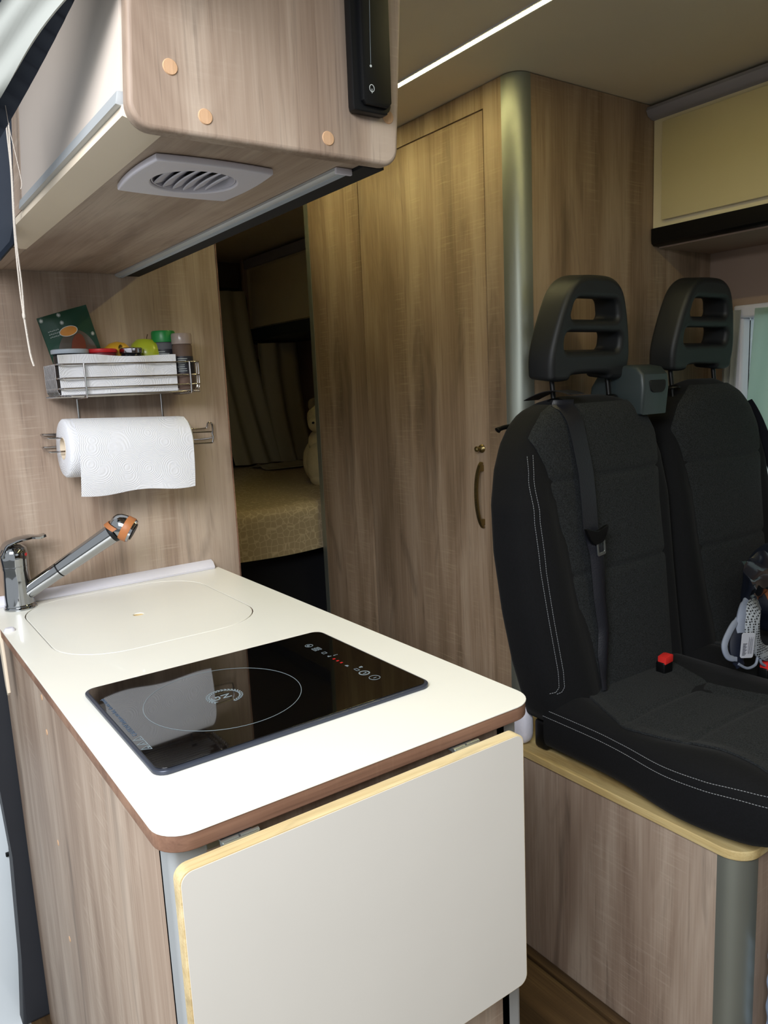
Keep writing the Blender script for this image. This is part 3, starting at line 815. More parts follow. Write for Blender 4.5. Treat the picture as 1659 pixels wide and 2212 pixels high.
obj('aluminium_rail', prism([lean(.2415, 1.551), lean(.258, 1.5485), lean(.258, 1.563), lean(.2475, 1.5635), lean(.243, 1.5625)], 'Y', .741, 1.195, .001), M['alu_lt'], dr_)
obj('black_under_strip', box(.5122, .540, .742, 1.606, 1.5285, 1.548), M['black_mat'], t)
for (x, z) in ((.321, 1.616), (.355, 1.574), (.505, 1.573), (.592, 1.609)):
    x *= .9; zz = 1.29 + (z - 1.29) * .9
    obj('dowel', lathe([(0, .0008), (.0066, .0008), (.0072, 0), (.0072, -.002), (0, -.002)], (x, .7203, zz), (0, -1, 0), 28), M['dowel'], t)
t = thing('light_profile', (.50, 1.15, 1.53), 'narrow aluminium light profile under the overhead cabinet inner edge', 'light')
obj('profile', prism([(.491, 1.5315), (.5115, 1.5315), (.5115, 1.5275), (.507, 1.5255), (.496, 1.5255), (.491, 1.5285)], 'Y', .768, 1.606), M['alu_lt'], t)
obj('end_cap', box(.4905, .512, .764, .7682, 1.5245, 1.5315, .001), M['pvc'], t)
obj('diffuser', box(.4975, .506, .769, 1.605, 1.5249, 1.5256), M['lidgrey'], t)
# square vent
t = thing('air_vent', (.364, .866, 1.524), 'square white air vent with round louvred opening under the cabinet', 'vent')
vc = Vector((.364, .866, 1.5315)); VM = frame((vc.x, vc.y, 1.5277), (1, 0, 0), (0, -1, 0))
def bow(sz, b, n=8):
    out = []
    for q in range(4):
        for i in range(n):
            s = -1 + 2 * i / n; p = (sz * s, -sz - b * (1 - s * s)); a = q * PI / 2
            out.append((p[0] * math.cos(a) - p[1] * math.sin(a), p[0] * math.sin(a) + p[1] * math.cos(a)))
    return out
obj('frame', plate([bow(.066, .005), circ(0, 0, .0475, 56)], .0038, .002, VM), M['vent'], t)
obj('duct_ring', lathe([(.0465, 0), (.0455, 0), (.0455, .0165), (.0465, .0165), (.0465, 0)], (vc.x, vc.y, 1.5265), (0, 0, 1), 56), M['vent'], t)
for k in range(7):
    xx = -.039 + .0125 * k
    def lv(u, v, xx=xx):
        b = xx + .0185 * (v - .35); half = math.sqrt(max(1e-5, .0452 ** 2 - min(.0445, abs(b) + .002) ** 2)); y = -half + 2 * half * u
        c = -.005 * (1 - (y / .046) ** 2)
        return (vc.x + b + c, vc.y + y, 1.5270 + .0085 * v)
    obj('louvre', sheet(lv, 14, 4, .0016), M['vent'], t)
obj('duct_back', lathe([(0, 0), (.0452, 0), (.0452, .0008), (0, .0008)], (vc.x, vc.y, 1.5436), n=32), M['black_mat'], t)
# black holder on the end panel
t = thing('wall_controller', (.50, .71, 1.58), 'black plastic touch controller on the cabinet end panel', 'controller')
ty = .7195
obj('holder', prism([(.4805, 1.5785), (.4815, 1.574), (.4855, 1.573), (.519, 1.573), (.524, 1.5745), (.524, 1.578), (.5285, 1.582), (.5305, 1.93), (.484, 1.93)], 'Y', .708, ty, .0015), M['black_pl'], t)
cf = obj('touch_face', prism([(.4895, 1.583), (.493, 1.579), (.521, 1.579), (.5255, 1.584), (.529, 1.92), (.4925, 1.92)], 'Y', .702, .709, .0015), M['black_pl'], t)
pw = (.5000, 1.595)
bm = plate([[(pw[0] + .0032 * math.cos(a * PI / 16), pw[1] + .0038 * math.sin(a * PI / 16)) for a in range(32)], [(pw[0] + .0026 * math.cos(a * PI / 16), pw[1] + .0032 * math.sin(a * PI / 16)) for a in range(32)]], .0001, 0, FY(.7018))
add_box(bm, pw[0] - .0003, pw[0] + .0003, .7017, .7019, pw[1] - .0048, pw[1] - .0005)
obj('power_symbol', bm, M['paper_pr'], cf)
obj('slider_dot', lathe([(0, .0002), (.0013, .0002), (.0013, 0), (0, 0)], (.4998, .7019, 1.6165), (0, -1, 0), 16), M['paper_pr'], cf)
obj('slider_line', prism([(.4996, 1.6185), (.5000, 1.6185), (.5025, 1.70), (.5021, 1.70)], 'Y', .7017, .7019), M['hob_print'], cf)

# ================================================================ BATHROOM CUPBOARD (corridor side)
XW, YC = 1.315, 1.30
t = thing('bathroom_cabin', (1.7, 1.8, 0), 'tall grey oak bathroom cabin with door and rounded aluminium corner', 'cabin')
obj('corridor_panel_front', box(XW, XW + .018, YC + .045, 1.4065, 0, CE - .002), M['oak_dark'], t)
obj('corridor_panel_top', box(XW, XW + .018, 1.4065, 1.943, 1.9105, CE - .002), M['oak_dark'], t)
obj('corridor_panel_rear', box(XW, XW + .018, 1.943, 2.235, 0, CE - .002), M['oak_dark'], t)
dd = obj('door', box(XW + .0006, XW + .018, 1.4095, 1.9395, .05, 1.9075, .0004), M['oak_dark'], t)
obj('door_seam_shade', box(XW + .0185, XW + .022, 1.38, 1.96, 0, 1.94), M['black_mat'], t)  # black backing sheet, puts the shade of the door seams into colour
k = obj('lock_knob', lathe([(0, 0), (.0105, 0), (.0108, .002), (.009, .004), (.0095, .0055), (.007, .008), (.004, .009), (.0038, .013), (.006, .0145), (.0073, .018), (.0062, .0215), (.003, .0235), (0, .0238)], (XW, 1.436, 1.119), (-1, 0, 0), 32), M['brass'], dd)
hb = bmesh.new()
P_ = [(XW - .004, 1.084), (XW - .012, 1.073), (XW - .021, 1.045), (XW - .0245, 1.003), (XW - .021, .961), (XW - .012, .930), (XW - .004, .917)]
pp = smooth_path([(a, 1.436, b) for a, b in P_], 5)
vs = []
for i, p in enumerate(pp):
    a = pp[max(0, i - 1)]; b = pp[min(len(pp) - 1, i + 1)]; tn = (b - a).normalized(); nn = Vector((tn.z, 0, -tn.x))
    vs.append([hb.verts.new(p + nn * sx_ * .0022 + Vector((0, 1, 0)) * sy_ * .0052) for sx_, sy_ in ((-1, -1), (1, -1), (1, 1), (-1, 1))])
for A, B in zip(vs, vs[1:]):
    for q in range(4): hb.faces.new((A[q], A[(q + 1) % 4], B[(q + 1) % 4], B[q]))
hb.faces.new(vs[0][::-1]); hb.faces.new(vs[-1])
hn = obj('handle', hb, M['brass'], dd)
for z in (1.07, .931):
    obj('handle_foot', box(XW - .013, XW, 1.4315, 1.4405, z - .008, z + .008, .001), M['brass'], hn)
bm = bmesh.new()
for i in range(18):
    f = .28 + .44 * i / 17; p = pp[int(f * (len(pp) - 1))] * (1 - (f * (len(pp) - 1)) % 1) + pp[int(f * (len(pp) - 1)) + 1] * ((f * (len(pp) - 1)) % 1)
    for s in (-.0026, .0, .0026):
        bmesh.ops.create_icosphere(bm, subdivisions=1, radius=.00085, matrix=Matrix.Translation(p + Vector((-.0024, s, 0))))
obj('studs', bm, M['tin'], hn)
# rounded aluminium corner
r_ = .040
arc = [(XW - .001 + r_ - r_ * math.cos(a), YC - .001 + r_ - r_ * math.sin(a)) for a in [i * PI / 2 / 12 for i in range(13)]]
pf = [(XW - .001, YC + .046)] + arc + [(XW + .046, YC - .001), (XW + .046, YC + .004)] + [(XW + .004 + .036 - .036 * math.cos(a), YC + .004 + .036 - .036 * math.sin(a)) for a in [i * PI / 2 / 8 for i in range(8, -1, -1)]] + [(XW + .004, YC + .046)]
obj('corner_profile', prism(pf, 'Z', 0, CE - .002), M['alu'], t)
obj('side_panel', box(XW + .045, 2.078, YC, YC + .018, 0, CE - .002), M['oak_dark'], t)
pr = [(XW - .001, 2.232), (XW - .001, 2.256), (XW + .006, 2.264), (XW + .022, 2.264), (XW + .022, 2.258), (XW + .008, 2.258), (XW + .004, 2.252), (XW + .004, 2.232)]
obj('rear_corner_profile', prism(pr, 'Z', 0, CE - .002), M['alu'], t)
obj('rear_panel', box(XW + .02, 2.078, 2.246, 2.262, 0, CE - .002), M['oak_dark'], t)
# LED line let into the ceiling
bm = bmesh.new()
t = thing('ceiling_light_strip', (1.14, .9, CE - .004), 'long glowing LED strip along the ceiling above the aisle', 'light')
obj('profile', box(1.130, 1.150, -.6, 2.26, CE - .0040, CE - .0002), M['pvc'], t)
obj('diffuser', box(1.134, 1.146, -.6, 2.258, CE - .0044, CE - .0030), M['led'], t)

# ================================================================ CABINETS OVER THE SEATS AND OVER THE BED
XC = 1.806
t = thing('seat_overhead_cabinet', (1.95, .5, 1.62), 'cream gloss overhead cabinet above the double seat', 'cabinet')
obj('carcass', box(XC + .004, 2.078, -.2, YC - .002, 1.66, 1.925), M['cream'], t)
obj('gloss_door', box(XC - .010, XC + .003, -.19, YC - .035, 1.675, 1.912, .0015), M['cream_gloss'], t)
obj('black_bottom_board', prism([(XC - .002, 1.622), (XC + .006, 1.616), (2.078, 1.616), (2.078, 1.63), (XC + .02, 1.63), (XC + .02, 1.659), (XC - .004, 1.659), (XC - .004, 1.63)], 'Y', -.2, YC - .002, .001), M['black_pl'], t)
obj('grey_underside', box(XC + .03, 2.078, -.2, YC - .002, 1.612, 1.616), M['wall'], t)
single('ceiling_cover_profile', prism([(XC - .030, 1.944), (XC - .022, 1.931), (XC - .006, 1.925), (XC + .05, 1.925), (XC + .05, 1.955), (XC - .012, 1.955), (XC - .025, 1.953)], 'Y', -.2, YC - .001, .001), M['grey_pl'],
       'long grey cover profile between ceiling and seat overhead cabinet', 'profile')
t = thing('bed_overhead_cabinet', (1.95, 3.0, 1.55), 'dim cream overhead cabinet above the rear bed', 'cabinet')
obj('carcass', box(XC + .004, 2.078, 2.27, 3.72, 1.60, 1.93), M['cream'], t)
obj('door', box(XC - .010, XC + .003, 2.29, 3.66, 1.605, 1.885, .0015), M['cream'], t)
obj('cover_strip', box(XC - .012, XC + .02, 2.27, 3.72, 1.9, 1.945, .004), M['grey_pl'], t)
obj('bottom_board', prism([(XC - .004, 1.545), (XC + .01, 1.535), (2.078, 1.535), (2.078, 1.565), (XC + .01, 1.565), (XC + .01, 1.60), (XC - .006, 1.60)], 'Y', 2.27, 3.72, .001), M['box_grey'], t)
obj('end_board', box(XC - .02, 2.078, 3.722, 3.74, 1.45, CE - .01), M['oak_dark'], t)

# ================================================================ SEAT PEDESTAL
t = thing('seat_pedestal', (1.6, .88, 0), 'grey oak seat box with pale plywood top under the double seat', 'seat box')
obj('side_panel', box(1.132, 1.148, .665, YC - .002, 0, .472), M['oak'], t)
obj('front_panel', box(1.175, 2.075, .622, .638, 0, .472), M['oak'], t)
rc = .040
arc = [(1.131 + rc - rc * math.cos(a), .621 + rc - rc * math.sin(a)) for a in [i * PI / 2 / 12 for i in range(13)]]
pf = [(1.131, .668)] + arc + [(1.178, .621), (1.178, .627)] + [(1.137 + .034 - .034 * math.cos(a), .627 + .034 - .034 * math.sin(a)) for a in [i * PI / 2 / 8 for i in range(8, -1, -1)]] + [(1.137, .668)]
obj('corner_profile', prism(pf, 'Z', 0, .472), M['alu'], t)
obj('plywood_top', plate([rrect(1.126, 2.076, .616, YC - .002, .05, 8, [0, 0, .045, 0])], .0085, .002, frame((0, 0, .481), (1, 0, 0), (0, 1, 0))), M['ply_y'], t)
single('floor_trim', box(1.108, 1.131, .2, 1.30, 0, .012, .003), M['floor'], 'narrow brown floor trim along the foot of the seat box', 'trim')

# ================================================================ DOUBLE SEAT
t = thing('double_seat', (1.6, .9, .49), 'black double passenger seat with two headrests on the wooden seat box', 'seat')


def interp(tab, x):
    if x <= tab[0][0]: return tab[0][1]
    for (a, va), (b, vb) in zip(tab, tab[1:]):
        if x <= b:
            f = (x - a) / (b - a); f = f
            return va + (vb - va) * f
    return tab[-1][1]


def spow(c, e): return math.copysign(abs(c) ** e, c)


class Back:
    def __init__(s, L_, R_, top, ins):
        s.L, s.R, s.top, s.ins = L_, R_, top, ins
    def yf(s, z): return 1.032 + .115 * (z - .6)
    def prof(s, z):
        xl, xr = interp(s.L, z), interp(s.R, z); th = .125 * (1 if z < s.top - .06 else math.sqrt(max(.02, 1 - ((z - s.top + .06) / .062) ** 2)))
        return (xl + xr) / 2, (xr - xl) / 2, th
    def front(s, x, z, off=0.):
        cx_, hw, th = s.prof(z); u = max(-1, min(1, (x - cx_) / hw)); c = abs(u) ** (1 / .5); sn = math.sqrt(max(0, 1 - min(1, c) ** 2))
        yc = s.yf(z) + .0625
        y = yc - th / 2 * sn ** .5
        return y - s.bol(x, z) * sn - off
    def bol(s, x, z):
        il, ir = interp(s.ins[0], z), interp(s.ins[1], z); fade = max(0, min(1, (s.top - .07 - z) / .15))
        d = 0
        for e, o_ in ((il, -1), (ir, 1)):
            q = (x - e) * o_
            if q > 0: d += .032 * math.sin(min(1, q / .09) * PI * .62) * fade
        return d
    def body(s):
        bm = bmesh.new(); n = 56; rings = []
        zs = [.57 + (s.top - .57) * (1 - (1 - i / 44) ** 1.35) for i in range(45)]
        for z in zs:
            cx_, hw, th = s.prof(z); yc = s.yf(z) + .0625; rg = []
            for k in range(n):
                a = 2 * PI * k / n; x = cx_ + hw * spow(math.cos(a), .5); sn = math.sin(a)
                if sn < 0: y = yc - th / 2 * abs(sn) ** .5 - s.bol(x, z) * abs(sn)
                else: y = yc + th / 2 * abs(sn) ** .5
                rg.append(bm.verts.new((x, y, z)))
            rings.append(rg)
        for A, B in zip(rings, rings[1:]):
            for k in range(n): bm.faces.new((A[k], A[(k + 1) % n], B[(k + 1) % n], B[k]))
        bm.faces.new(rings[0][::-1]); bm.faces.new(rings[-1])
        return bm


bl = Back([(.57, 1.138), (.69, 1.109), (.80, 1.094), (.93, 1.087), (1.03, 1.094), (1.10, 1.112), (1.15, 1.136), (1.185, 1.165), (1.215, 1.20), (1.236, 1.255), (1.245, 1.31)],
          [(.57, 1.60), (1.0, 1.602), (1.10, 1.595), (1.16, 1.575), (1.21, 1.54), (1.233, 1.49), (1.245, 1.43)], 1.245,
          ([(.60, 1.282), (.70, 1.26), (.80, 1.232), (.97, 1.202), (1.10, 1.178), (1.2, 1.14)], [(.60, 1.54), (.85, 1.55), (1.0, 1.545), (1.12, 1.56), (1.2, 1.60)]))
br = Back([(.57, 1.604), (1.0, 1.606), (1.10, 1.615), (1.16, 1.64), (1.21, 1.675), (1.25, 1.74), (1.267, 1.80)],
          [(.57, 2.04), (.95, 2.045), (1.06, 2.04), (1.13, 2.03), (1.19, 1.99), (1.23, 1.945), (1.267, 1.88)], 1.267,
          ([(.60, 1.72), (.80, 1.69), (1.0, 1.672), (1.15, 1.64), (1.2, 1.6)], [(.60, 1.97), (1.0, 1.985), (1.15, 2.01), (1.2, 2.05)]))


def insert_patch(B, z0, z1, seams, off=.0035):
    def fn(u, v):
        z = z0 + (z1 - z0) * v; xl, xr = interp(B.ins[0], z), interp(B.ins[1], z)
        cx_, hw, th = B.prof(z); xl = max(xl, cx_ - hw * .97); xr = min(xr, cx_ + hw * .97)
        x = xl + (xr - xl) * u
        g = sum(.005 * math.exp(-((z - q) / .006) ** 2) for q in seams)
        e = min(u, 1 - u); g2 = .003 * math.exp(-(e / .03) ** 2)
        return (x, B.front(x, z, off + .004 * math.sin(PI * u)) + g + g2, z)
    return sheet(fn, 36, 90, .004)


b1 = obj('backrest', bl.body(), M['seat_black'], t, ang=80)
obj('fabric_insert', insert_patch(bl, .60, 1.229, (.872, 1.075)), M['seat_grey'], b1, ang=80)
b2 = obj('backrest', br.body(), M['seat_black'], t, ang=80)
obj('fabric_insert', insert_patch(br, .60, 1.252, (.86, 1.07)), M['seat_grey'], b2, ang=80)


def stitches(path, r=.0006, dash=.0032, gap=.0016):
    bm = bmesh.new(); P_ = [Vector(p) for p in path]; acc = 0; cur = None; on = True; last = P_[0]; start = P_[0]
    pts_ = []
    for a, b in zip(P_, P_[1:]):
        n = max(1, int((b - a).length / .0004))
        for i in range(n): pts_.append(a.lerp(b, i / n))
    d = 0; i0 = 0
    for i in range(1, len(pts_)):
        d += (pts_[i] - pts_[i - 1]).length
        if on and d >= dash: add_tube(bm, [pts_[i0], pts_[i]], r, 4); on = False; d = 0
        elif not on and d >= gap: on = True; d = 0; i0 = i
    return bm


for dx in (0, .010):
    path = []
    for i in range(40):
        z = .655 + (1.135 - .655) * i / 39
        x = interp([(.655, 1.143), (.69, 1.141), (.80, 1.128), (.90, 1.120), (1.0, 1.118), (1.08, 1.124), (1.135, 1.138)], z) + dx
        path.append((x, bl.front(x, z, .0022 + .006 * max(0, (z - 1.06) / .12)), z))
    x0_ = path[0][0]
    path = [(x0_ - .012, bl.front(x0_ - .012, .640, .0005), .640), (x0_ - .004, bl.front(x0_ - .004, .645, .0008), .644)] + path
    obj('stitching', stitches(path), M['stitch'], b1)


# cushions: section through X-Z lofted along Y
class Cushion:
    def __init__(s, xl, xr, ins): s.xl, s.xr, s.ins = xl, xr, ins
    def dims(s, y):
        f = max(0, (.66 - y) / .11); f = min(1, f)
        zt = .622 + .012 * math.exp(-((y - .68) / .09) ** 2) - .030 * f ** 2.2
        zb = .493 + .045 * f ** 3
        k = math.sqrt(max(.02, 1 - max(0, (y - .535) and 0) ** 2)) if False else 1
        if y < .575: k = math.sqrt(max(.05, 1 - ((.575 - y) / .0405) ** 2))
        return zt, zb, k
    def xlr(s, y):
        b = -.032 * math.exp(-((y - .72) / .12) ** 2) if s.xl < 1.3 else 0
        return s.xl + b + .03 * max(0, (.60 - y) / .06) ** 2, s.xr - .03 * max(0, (.60 - y) / .06) ** 2
    def top(s, x, y, off=0.):
        zt, zb, k = s.dims(y); xl, xr = s.xlr(y); cx_, hw = (xl + xr) / 2, (xr - xl) / 2; zc = (zt + zb) / 2; h = (zt - zb) / 2 * k
        u = min(1, abs((x - cx_) / hw)); sn = math.sqrt(max(0, 1 - min(1, u ** (1 / .42)) ** 2))
        return zc + h * sn ** .42 + s.bol(x, y) * sn + off
    def bol(s, x, y):
        il, ir = interp(s.ins[0], y), interp(s.ins[1], y); d = -.010 if il < x < ir else 0
        for e, o_ in ((il, -1), (ir, 1)):
            q = (x - e) * o_
            if q > 0: d += .014 * math.sin(min(1, q / .05) * PI * .6)
            elif q > -.03: d += .010 * (1 + q / .03) if il < x < ir else 0
        return d
    def body(s):
        bm = bmesh.new(); n = 56; rings = []
        ys = [.535, .538, .545, .555, .57] + [.59 + i * .02 for i in range(25)]
        for y in ys:
            zt, zb, k = s.dims(y); xl, xr = s.xlr(y); cx_, hw = (xl + xr) / 2, (xr - xl) / 2; zc = (zt + zb) / 2; h = (zt - zb) / 2 * k; rg = []
            for q in range(n):
                a = 2 * PI * q / n; x = cx_ + hw * spow(math.cos(a), .42); sn = math.sin(a); z = zc + h * spow(sn, .42)
                if sn > 0: z += s.bol(x, y) * sn
                rg.append(bm.verts.new((x, y, z)))
            rings.append(rg)
        for A, B in zip(rings, rings[1:]):
            for q in range(n): bm.faces.new((A[q], A[(q + 1) % n], B[(q + 1) % n], B[q]))
        bm.faces.new(rings[0][::-1]); bm.faces.new(rings[-1]); return bm


cl = Cushion(1.135, 1.598, ([(.57, 1.185), (.70, 1.182), (.80, 1.165), (.88, 1.158), (.95, 1.185), (1.02, 1.215)], [(.57, 1.50), (.75, 1.475), (.88, 1.45), (1.0, 1.50), (1.06, 1.52)]))
cr = Cushion(1.604, 2.045, ([(.57, 1.68), (1.02, 1.69)], [(.57, 2.0), (1.02, 1.98)]))


def seat_patch(C_, seams):
    def fn(u, v):
        y = .565 + (1.045 - .565) * v; xl, xr = interp(C_.ins[0], y), interp(C_.ins[1], y); x = xl + (xr - xl) * u
        g = sum(.004 * math.exp(-((y - q) / .006) ** 2) for q in seams)
        return (x, y, C_.top(x, y, .0035 + .004 * math.sin(PI * u)) - g)
    return sheet(fn, 30, 80, .004)


c1 = obj('cushion', cl.body(), M['seat_black'], t, ang=80)
obj('fabric_insert', seat_patch(cl, (.895, .76)), M['seat_grey'], c1, ang=80)
c2_ = obj('cushion', cr.body(), M['seat_black'], t, ang=80)
obj('fabric_insert', seat_patch(cr, (.895, .76)), M['seat_grey'], c2_, ang=80)
for dz in (0, -.013):
    path = []
    for i in range(40):
        y = 1.07 - (1.07 - .56) * i / 39
        zt, zb, k = cl.dims(y); xl, xr = cl.xlr(y); zc = (zt + zb) / 2; h = (zt - zb) / 2 * k; cx_, hw = (xl + xr) / 2, (xr - xl) / 2
        z = zc + h * min(.78 if dz == 0 else .6, (.55 if dz == 0 else .36) + .22 * max(0, (.68 - y) / .1) ** 1.5)
        sn = ((z - zc) / h) ** (1 / .42); cs = math.sqrt(1 - sn * sn)
        xx_ = cx_ - hw * cs ** .42
        path.append((xx_ - .0018, y, z + cl.bol(xx_, y) * sn + .001))
    obj('stitching', stitches(path), M['stitch'], c1)
obj('seat_hinge_cover', box(1.150, 1.19, 1.075, 1.115, .4905, .56, .012, 3), M['black_pl'], t)

# headrests
def headrest(cx_, top_z):
    mt = frame((cx_, 1.150, top_z), (1, 0, 0), (0, -.12, 1))
    out = sm2([(-.128, -.205), (-.130, -.16), (-.112, -.085), (-.088, -.030), (-.052, -.004), (0, .001), (.052, -.004), (.088, -.030), (.112, -.085), (.130, -.16), (.128, -.205), (.118, -.222), (.070, -.222), (.052, -.210), (-.052, -.210), (-.070, -.222), (-.118, -.222)], 4)
    h1 = rrect(-.067, .067, -.093, -.048, .014, 5); h1 = [(x * (1 + (-.048 - y) * 4.), y) for x, y in h1]
    h2 = rrect(-.090, .090, -.160, -.119, .014, 5)
    h = obj('headrest', plate([out, h1, h2], .037, .0125, mt, 5), M['prof_grey'], t, ang=50)
    for s in (-1, 1):
        x = cx_ + s * .093
        p = obj('post', tube([(x, 1.172, top_z - .200), (x, 1.160, top_z - .30)], .0055, 12), M['black_pl'], h)
        obj('post_sleeve', lathe([(0, .008), (.010, .008), (.017, .004), (.018, 0), (0, 0)], (x, 1.161, top_z - .268), (0, .1, 1), 20), M['black_pl'], h)
headrest(1.372, 1.503); headrest(1.800, 1.515)
# belt housing between the backrests
bh = obj('belt_housing', prism([(1.085, 1.195), (1.079, 1.255), (1.082, 1.285), (1.098, 1.302), (1.13, 1.308), (1.20, 1.300), (1.23, 1.26), (1.24, 1.19)], 'X', 1.478, 1.574, .008, 3), M['box_grey'], t)
obj('belt_slot', plate([rrect(1.500, 1.556, 1.244, 1.272, .014, 6, [.006, .006, .016, .016])], .002, .0008, FY(1.0785)), M['black_mat'], bh)
single_l = obj('recline_lever', tube(smooth_path([(1.19, 1.205, 1.188), (1.165, 1.205, 1.186), (1.150, 1.203, 1.183), (1.146, 1.203, 1.181)], 4), [.005] * 8 + [.006, .006, .007, .007, .006], 12), M['black_pl'], t)
# seat belt left seat: a ribbon hugging the backrest
def belt_pt(s):
    tab = [(0, (1.262, 1.240)), (.04, (1.258, 1.225)), (.1, (1.262, 1.18)), (.3, (1.267, 1.085)), (.52, (1.262, .968)), (.6, (1.276, .918)), (.75, (1.276, .82)), (.85, (1.283, .75)), (1, (1.268, .625))]
    for (a, pa), (b, pb) in zip(tab, tab[1:]):
        if s <= b:
            f = (s - a) / (b - a); return pa[0] + (pb[0] - pa[0]) * f, pa[1] + (pb[1] - pa[1]) * f
    return tab[-1][1]
def belt(u, v):
    x, z = belt_pt(u); wd = .023 if u < .6 else .023 - .007 * min(1, (u - .6) / .25)
    xx = x + wd * (2 * v - 1); zz = z
    lift = .010 + .016 * math.sin(PI * min(1, u * 1.0)) + (.010 * math.sin(v * PI) if u > .55 else 0)
    y = bl.front(min(max(xx, 1.15), 1.58), min(zz, 1.228), lift)
    return (xx, y, zz)
sb = obj('seat_belt', sheet(belt, 60, 10, .0014), M['belt'], t, ang=60)
obj('belt_over_shoulder', sheet(lambda u, v: (1.262 + .023 * (2 * v - 1), 1.085 + .13 * u, 1.240 + .020 * math.sin(PI * (u * .8 + .2))), 14, 4, .0014), M['belt'], sb)
lt = bl.front(1.262, .955, .040)
tg = obj('belt_tongue', plate([sm2([(-.034, .014), (-.03, .018), (0, .010), (.03, .018), (.034, .014), (.022, -.012), (.006, -.018), (-.014, -.016)], 3)], .004, .0015, frame((1.262, lt, .958), (1, 0, 0), (0, 0, 1))), M['black_pl'], sb)
obj('metal_tongue', plate([rrect(-.013, .013, -.045, -.012, .004, 4), rrect(-.0085, .0085, -.038, -.018, .002, 4)], .0012, .0005, frame((1.272, lt - .001, .958), (1, 0, .12), (-.12, 0, 1))), M['steel'], sb)
# belt of the right seat passing over its outer shoulder
obj('shoulder_belt', sheet(lambda u, v: (1.99 + .075 * u, 1.145 - .05 * u - .03 * v, 1.195 - .115 * u - .10 * u * u + .012 * v), 16, 4, .0014), M['belt'], t)
for (x, y, z) in ((1.455, 1.000, .640), (1.585, .835, .640)):
    q = obj('belt_buckle', box(x - .016, x + .016, y - .012, y + .012, z - .030, z + .004, .004, 3), M['black_pl'], t)
    obj('release_button', prism([(x - .014, z + .000), (x + .014, z + .002), (x + .015, z + .018), (x + .006, z + .020), (x - .014, z + .016)], 'Y', y - .0135, y + .008, .002), M['buckle_red'], q)

# ---------------------------------------------------------------- bag on the right seat
K_ = .895
def bq(p): return (p[0] * K_, p[1], 1.29 + (p[2] - 1.29) * K_)
t = thing('backpack', (1.66, .86, .64), 'navy bag with grey mesh shoulder straps lying on the right seat', 'bag')
bm = bmesh.new(); bmesh.ops.create_uvsphere(bm, u_segments=36, v_segments=24, radius=1)
for v in bm.verts:
    n_ = noise.noise(v.co * 2.2) * .12; v.co = Vector((1.815 + v.co.x * .125 * (1 + n_), .925 + v.co.y * .075 * (1 + n_), .765 + v.co.z * .115 * (1 + n_)))
obj('body', bm, M['bag_navy'], t, ang=80)
def strapf(P0, wdt, thk, nm, mat, par):
    P_ = smooth_path([bq(p) for p in P0], 6)
    bm = bmesh.new(); R_ = []
    for i, p in enumerate(P_):
        a = P_[max(0, i - 1)]; b = P_[min(len(P_) - 1, i + 1)]; tn = (b - a).normalized(); wv = tn.cross(Vector((.45, .8, -.4))).normalized(); nv = wv.cross(tn).normalized()
        ww = wdt * (1 if 2 < i < len(P_) - 3 else .8)
        R_.append([bm.verts.new(p + wv * ww * c + nv * thk * s) for c, s in ((-1, -.4), (-.8, -1), (.8, -1), (1, -.4), (1, .4), (.8, 1), (-.8, 1), (-1, .4))])
    for A, B in zip(R_, R_[1:]):
        for q in range(8): bm.faces.new((A[q], A[(q + 1) % 8], B[(q + 1) % 8], B[q]))
    bm.faces.new(R_[0][::-1]); bm.faces.new(R_[-1]); return obj(nm, bm, mat, par, ang=60)
strapf([(1.775, .862, .715), (1.735, .850, .720), (1.712, .842, .690), (1.715, .838, .645), (1.745, .834, .612), (1.80, .832, .594), (1.86, .832, .585)], .017, .005, 'mesh_strap', M['net'], t)
strapf([(1.735, .866, .735), (1.700, .858, .712), (1.685, .854, .670), (1.690, .848, .625)], .010, .004, 'grey_strap', M['bag_grey'], t)
strapf([(1.69, .862, .700), (1.655, .860, .680), (1.628, .858, .650), (1.632, .852, .622), (1.655, .845, .612)], .0065, .003, 'grey_loop', M['bag_grey'], t)
strapf([(1.70, .860, .700), (1.672, .856, .660), (1.665, .850, .620), (1.675, .846, .590)], .014, .003, 'dark_strap', M['bag_navy'], t)
obj('piping', tube(smooth_path([bq(p) for p in [(1.665, .845, .598), (1.69, .838, .583), (1.718, .834, .586), (1.728, .834, .604), (1.735, .834, .604), (1.742, .832, .584), (1.77, .830, .570), (1.80, .830, .568)]], 5), .0030, 8), M['bag_grey'], t)
tgp = obj('care_tag', plate([rrect(-.0165, .0165, -.027, .027, .005, 4)], .0006, .0002, frame(bq((1.676, .832, .645)), (1, -.35, -.12), (.12, 0, 1))), M['white_lbl'], t)
tm_ = frame(bq((1.676, .8312, .645)), (1, -.35, -.12), (.12, 0, 1))
bm = bmesh.new()
for k in range(12): add_box(bm, -.0125, -.006 + .002 * (k % 3), -.021 + k * .0022, -.0202 + k * .0022 + .0003 * (k % 2), .0002, .0006)
for k in range(5): add_box(bm, .0015 + k * .0024, .0019 + k * .0024, -.018, .018 - .004 * (k % 2), .0002, .0006)
bmesh.ops.transform(bm, matrix=tm_, verts=bm.verts)
obj('barcode', bm, M['label_dark'], tgp)
strapf([(1.755, .835, .760), (1.785, .828, .725), (1.835, .824, .700)], .007, .002, 'tan_strap', M['tan_strap'], t)
def film(u, v):
    x = (1.575 + .33 * u) * .93; return (x, .835 + .03 * u - .03 * math.sin(v * 2 + u * 3) + .012 * noise.noise(Vector((u * 6, v * 6, 0))), 1.29 + (.895 - .17 * v * (.3 + .7 * u) - .03 * (1 - u) * v - .025 * (1 - u) + .02 * noise.noise(Vector((u * 8, v * 5, 4))) - 1.29) * .93)
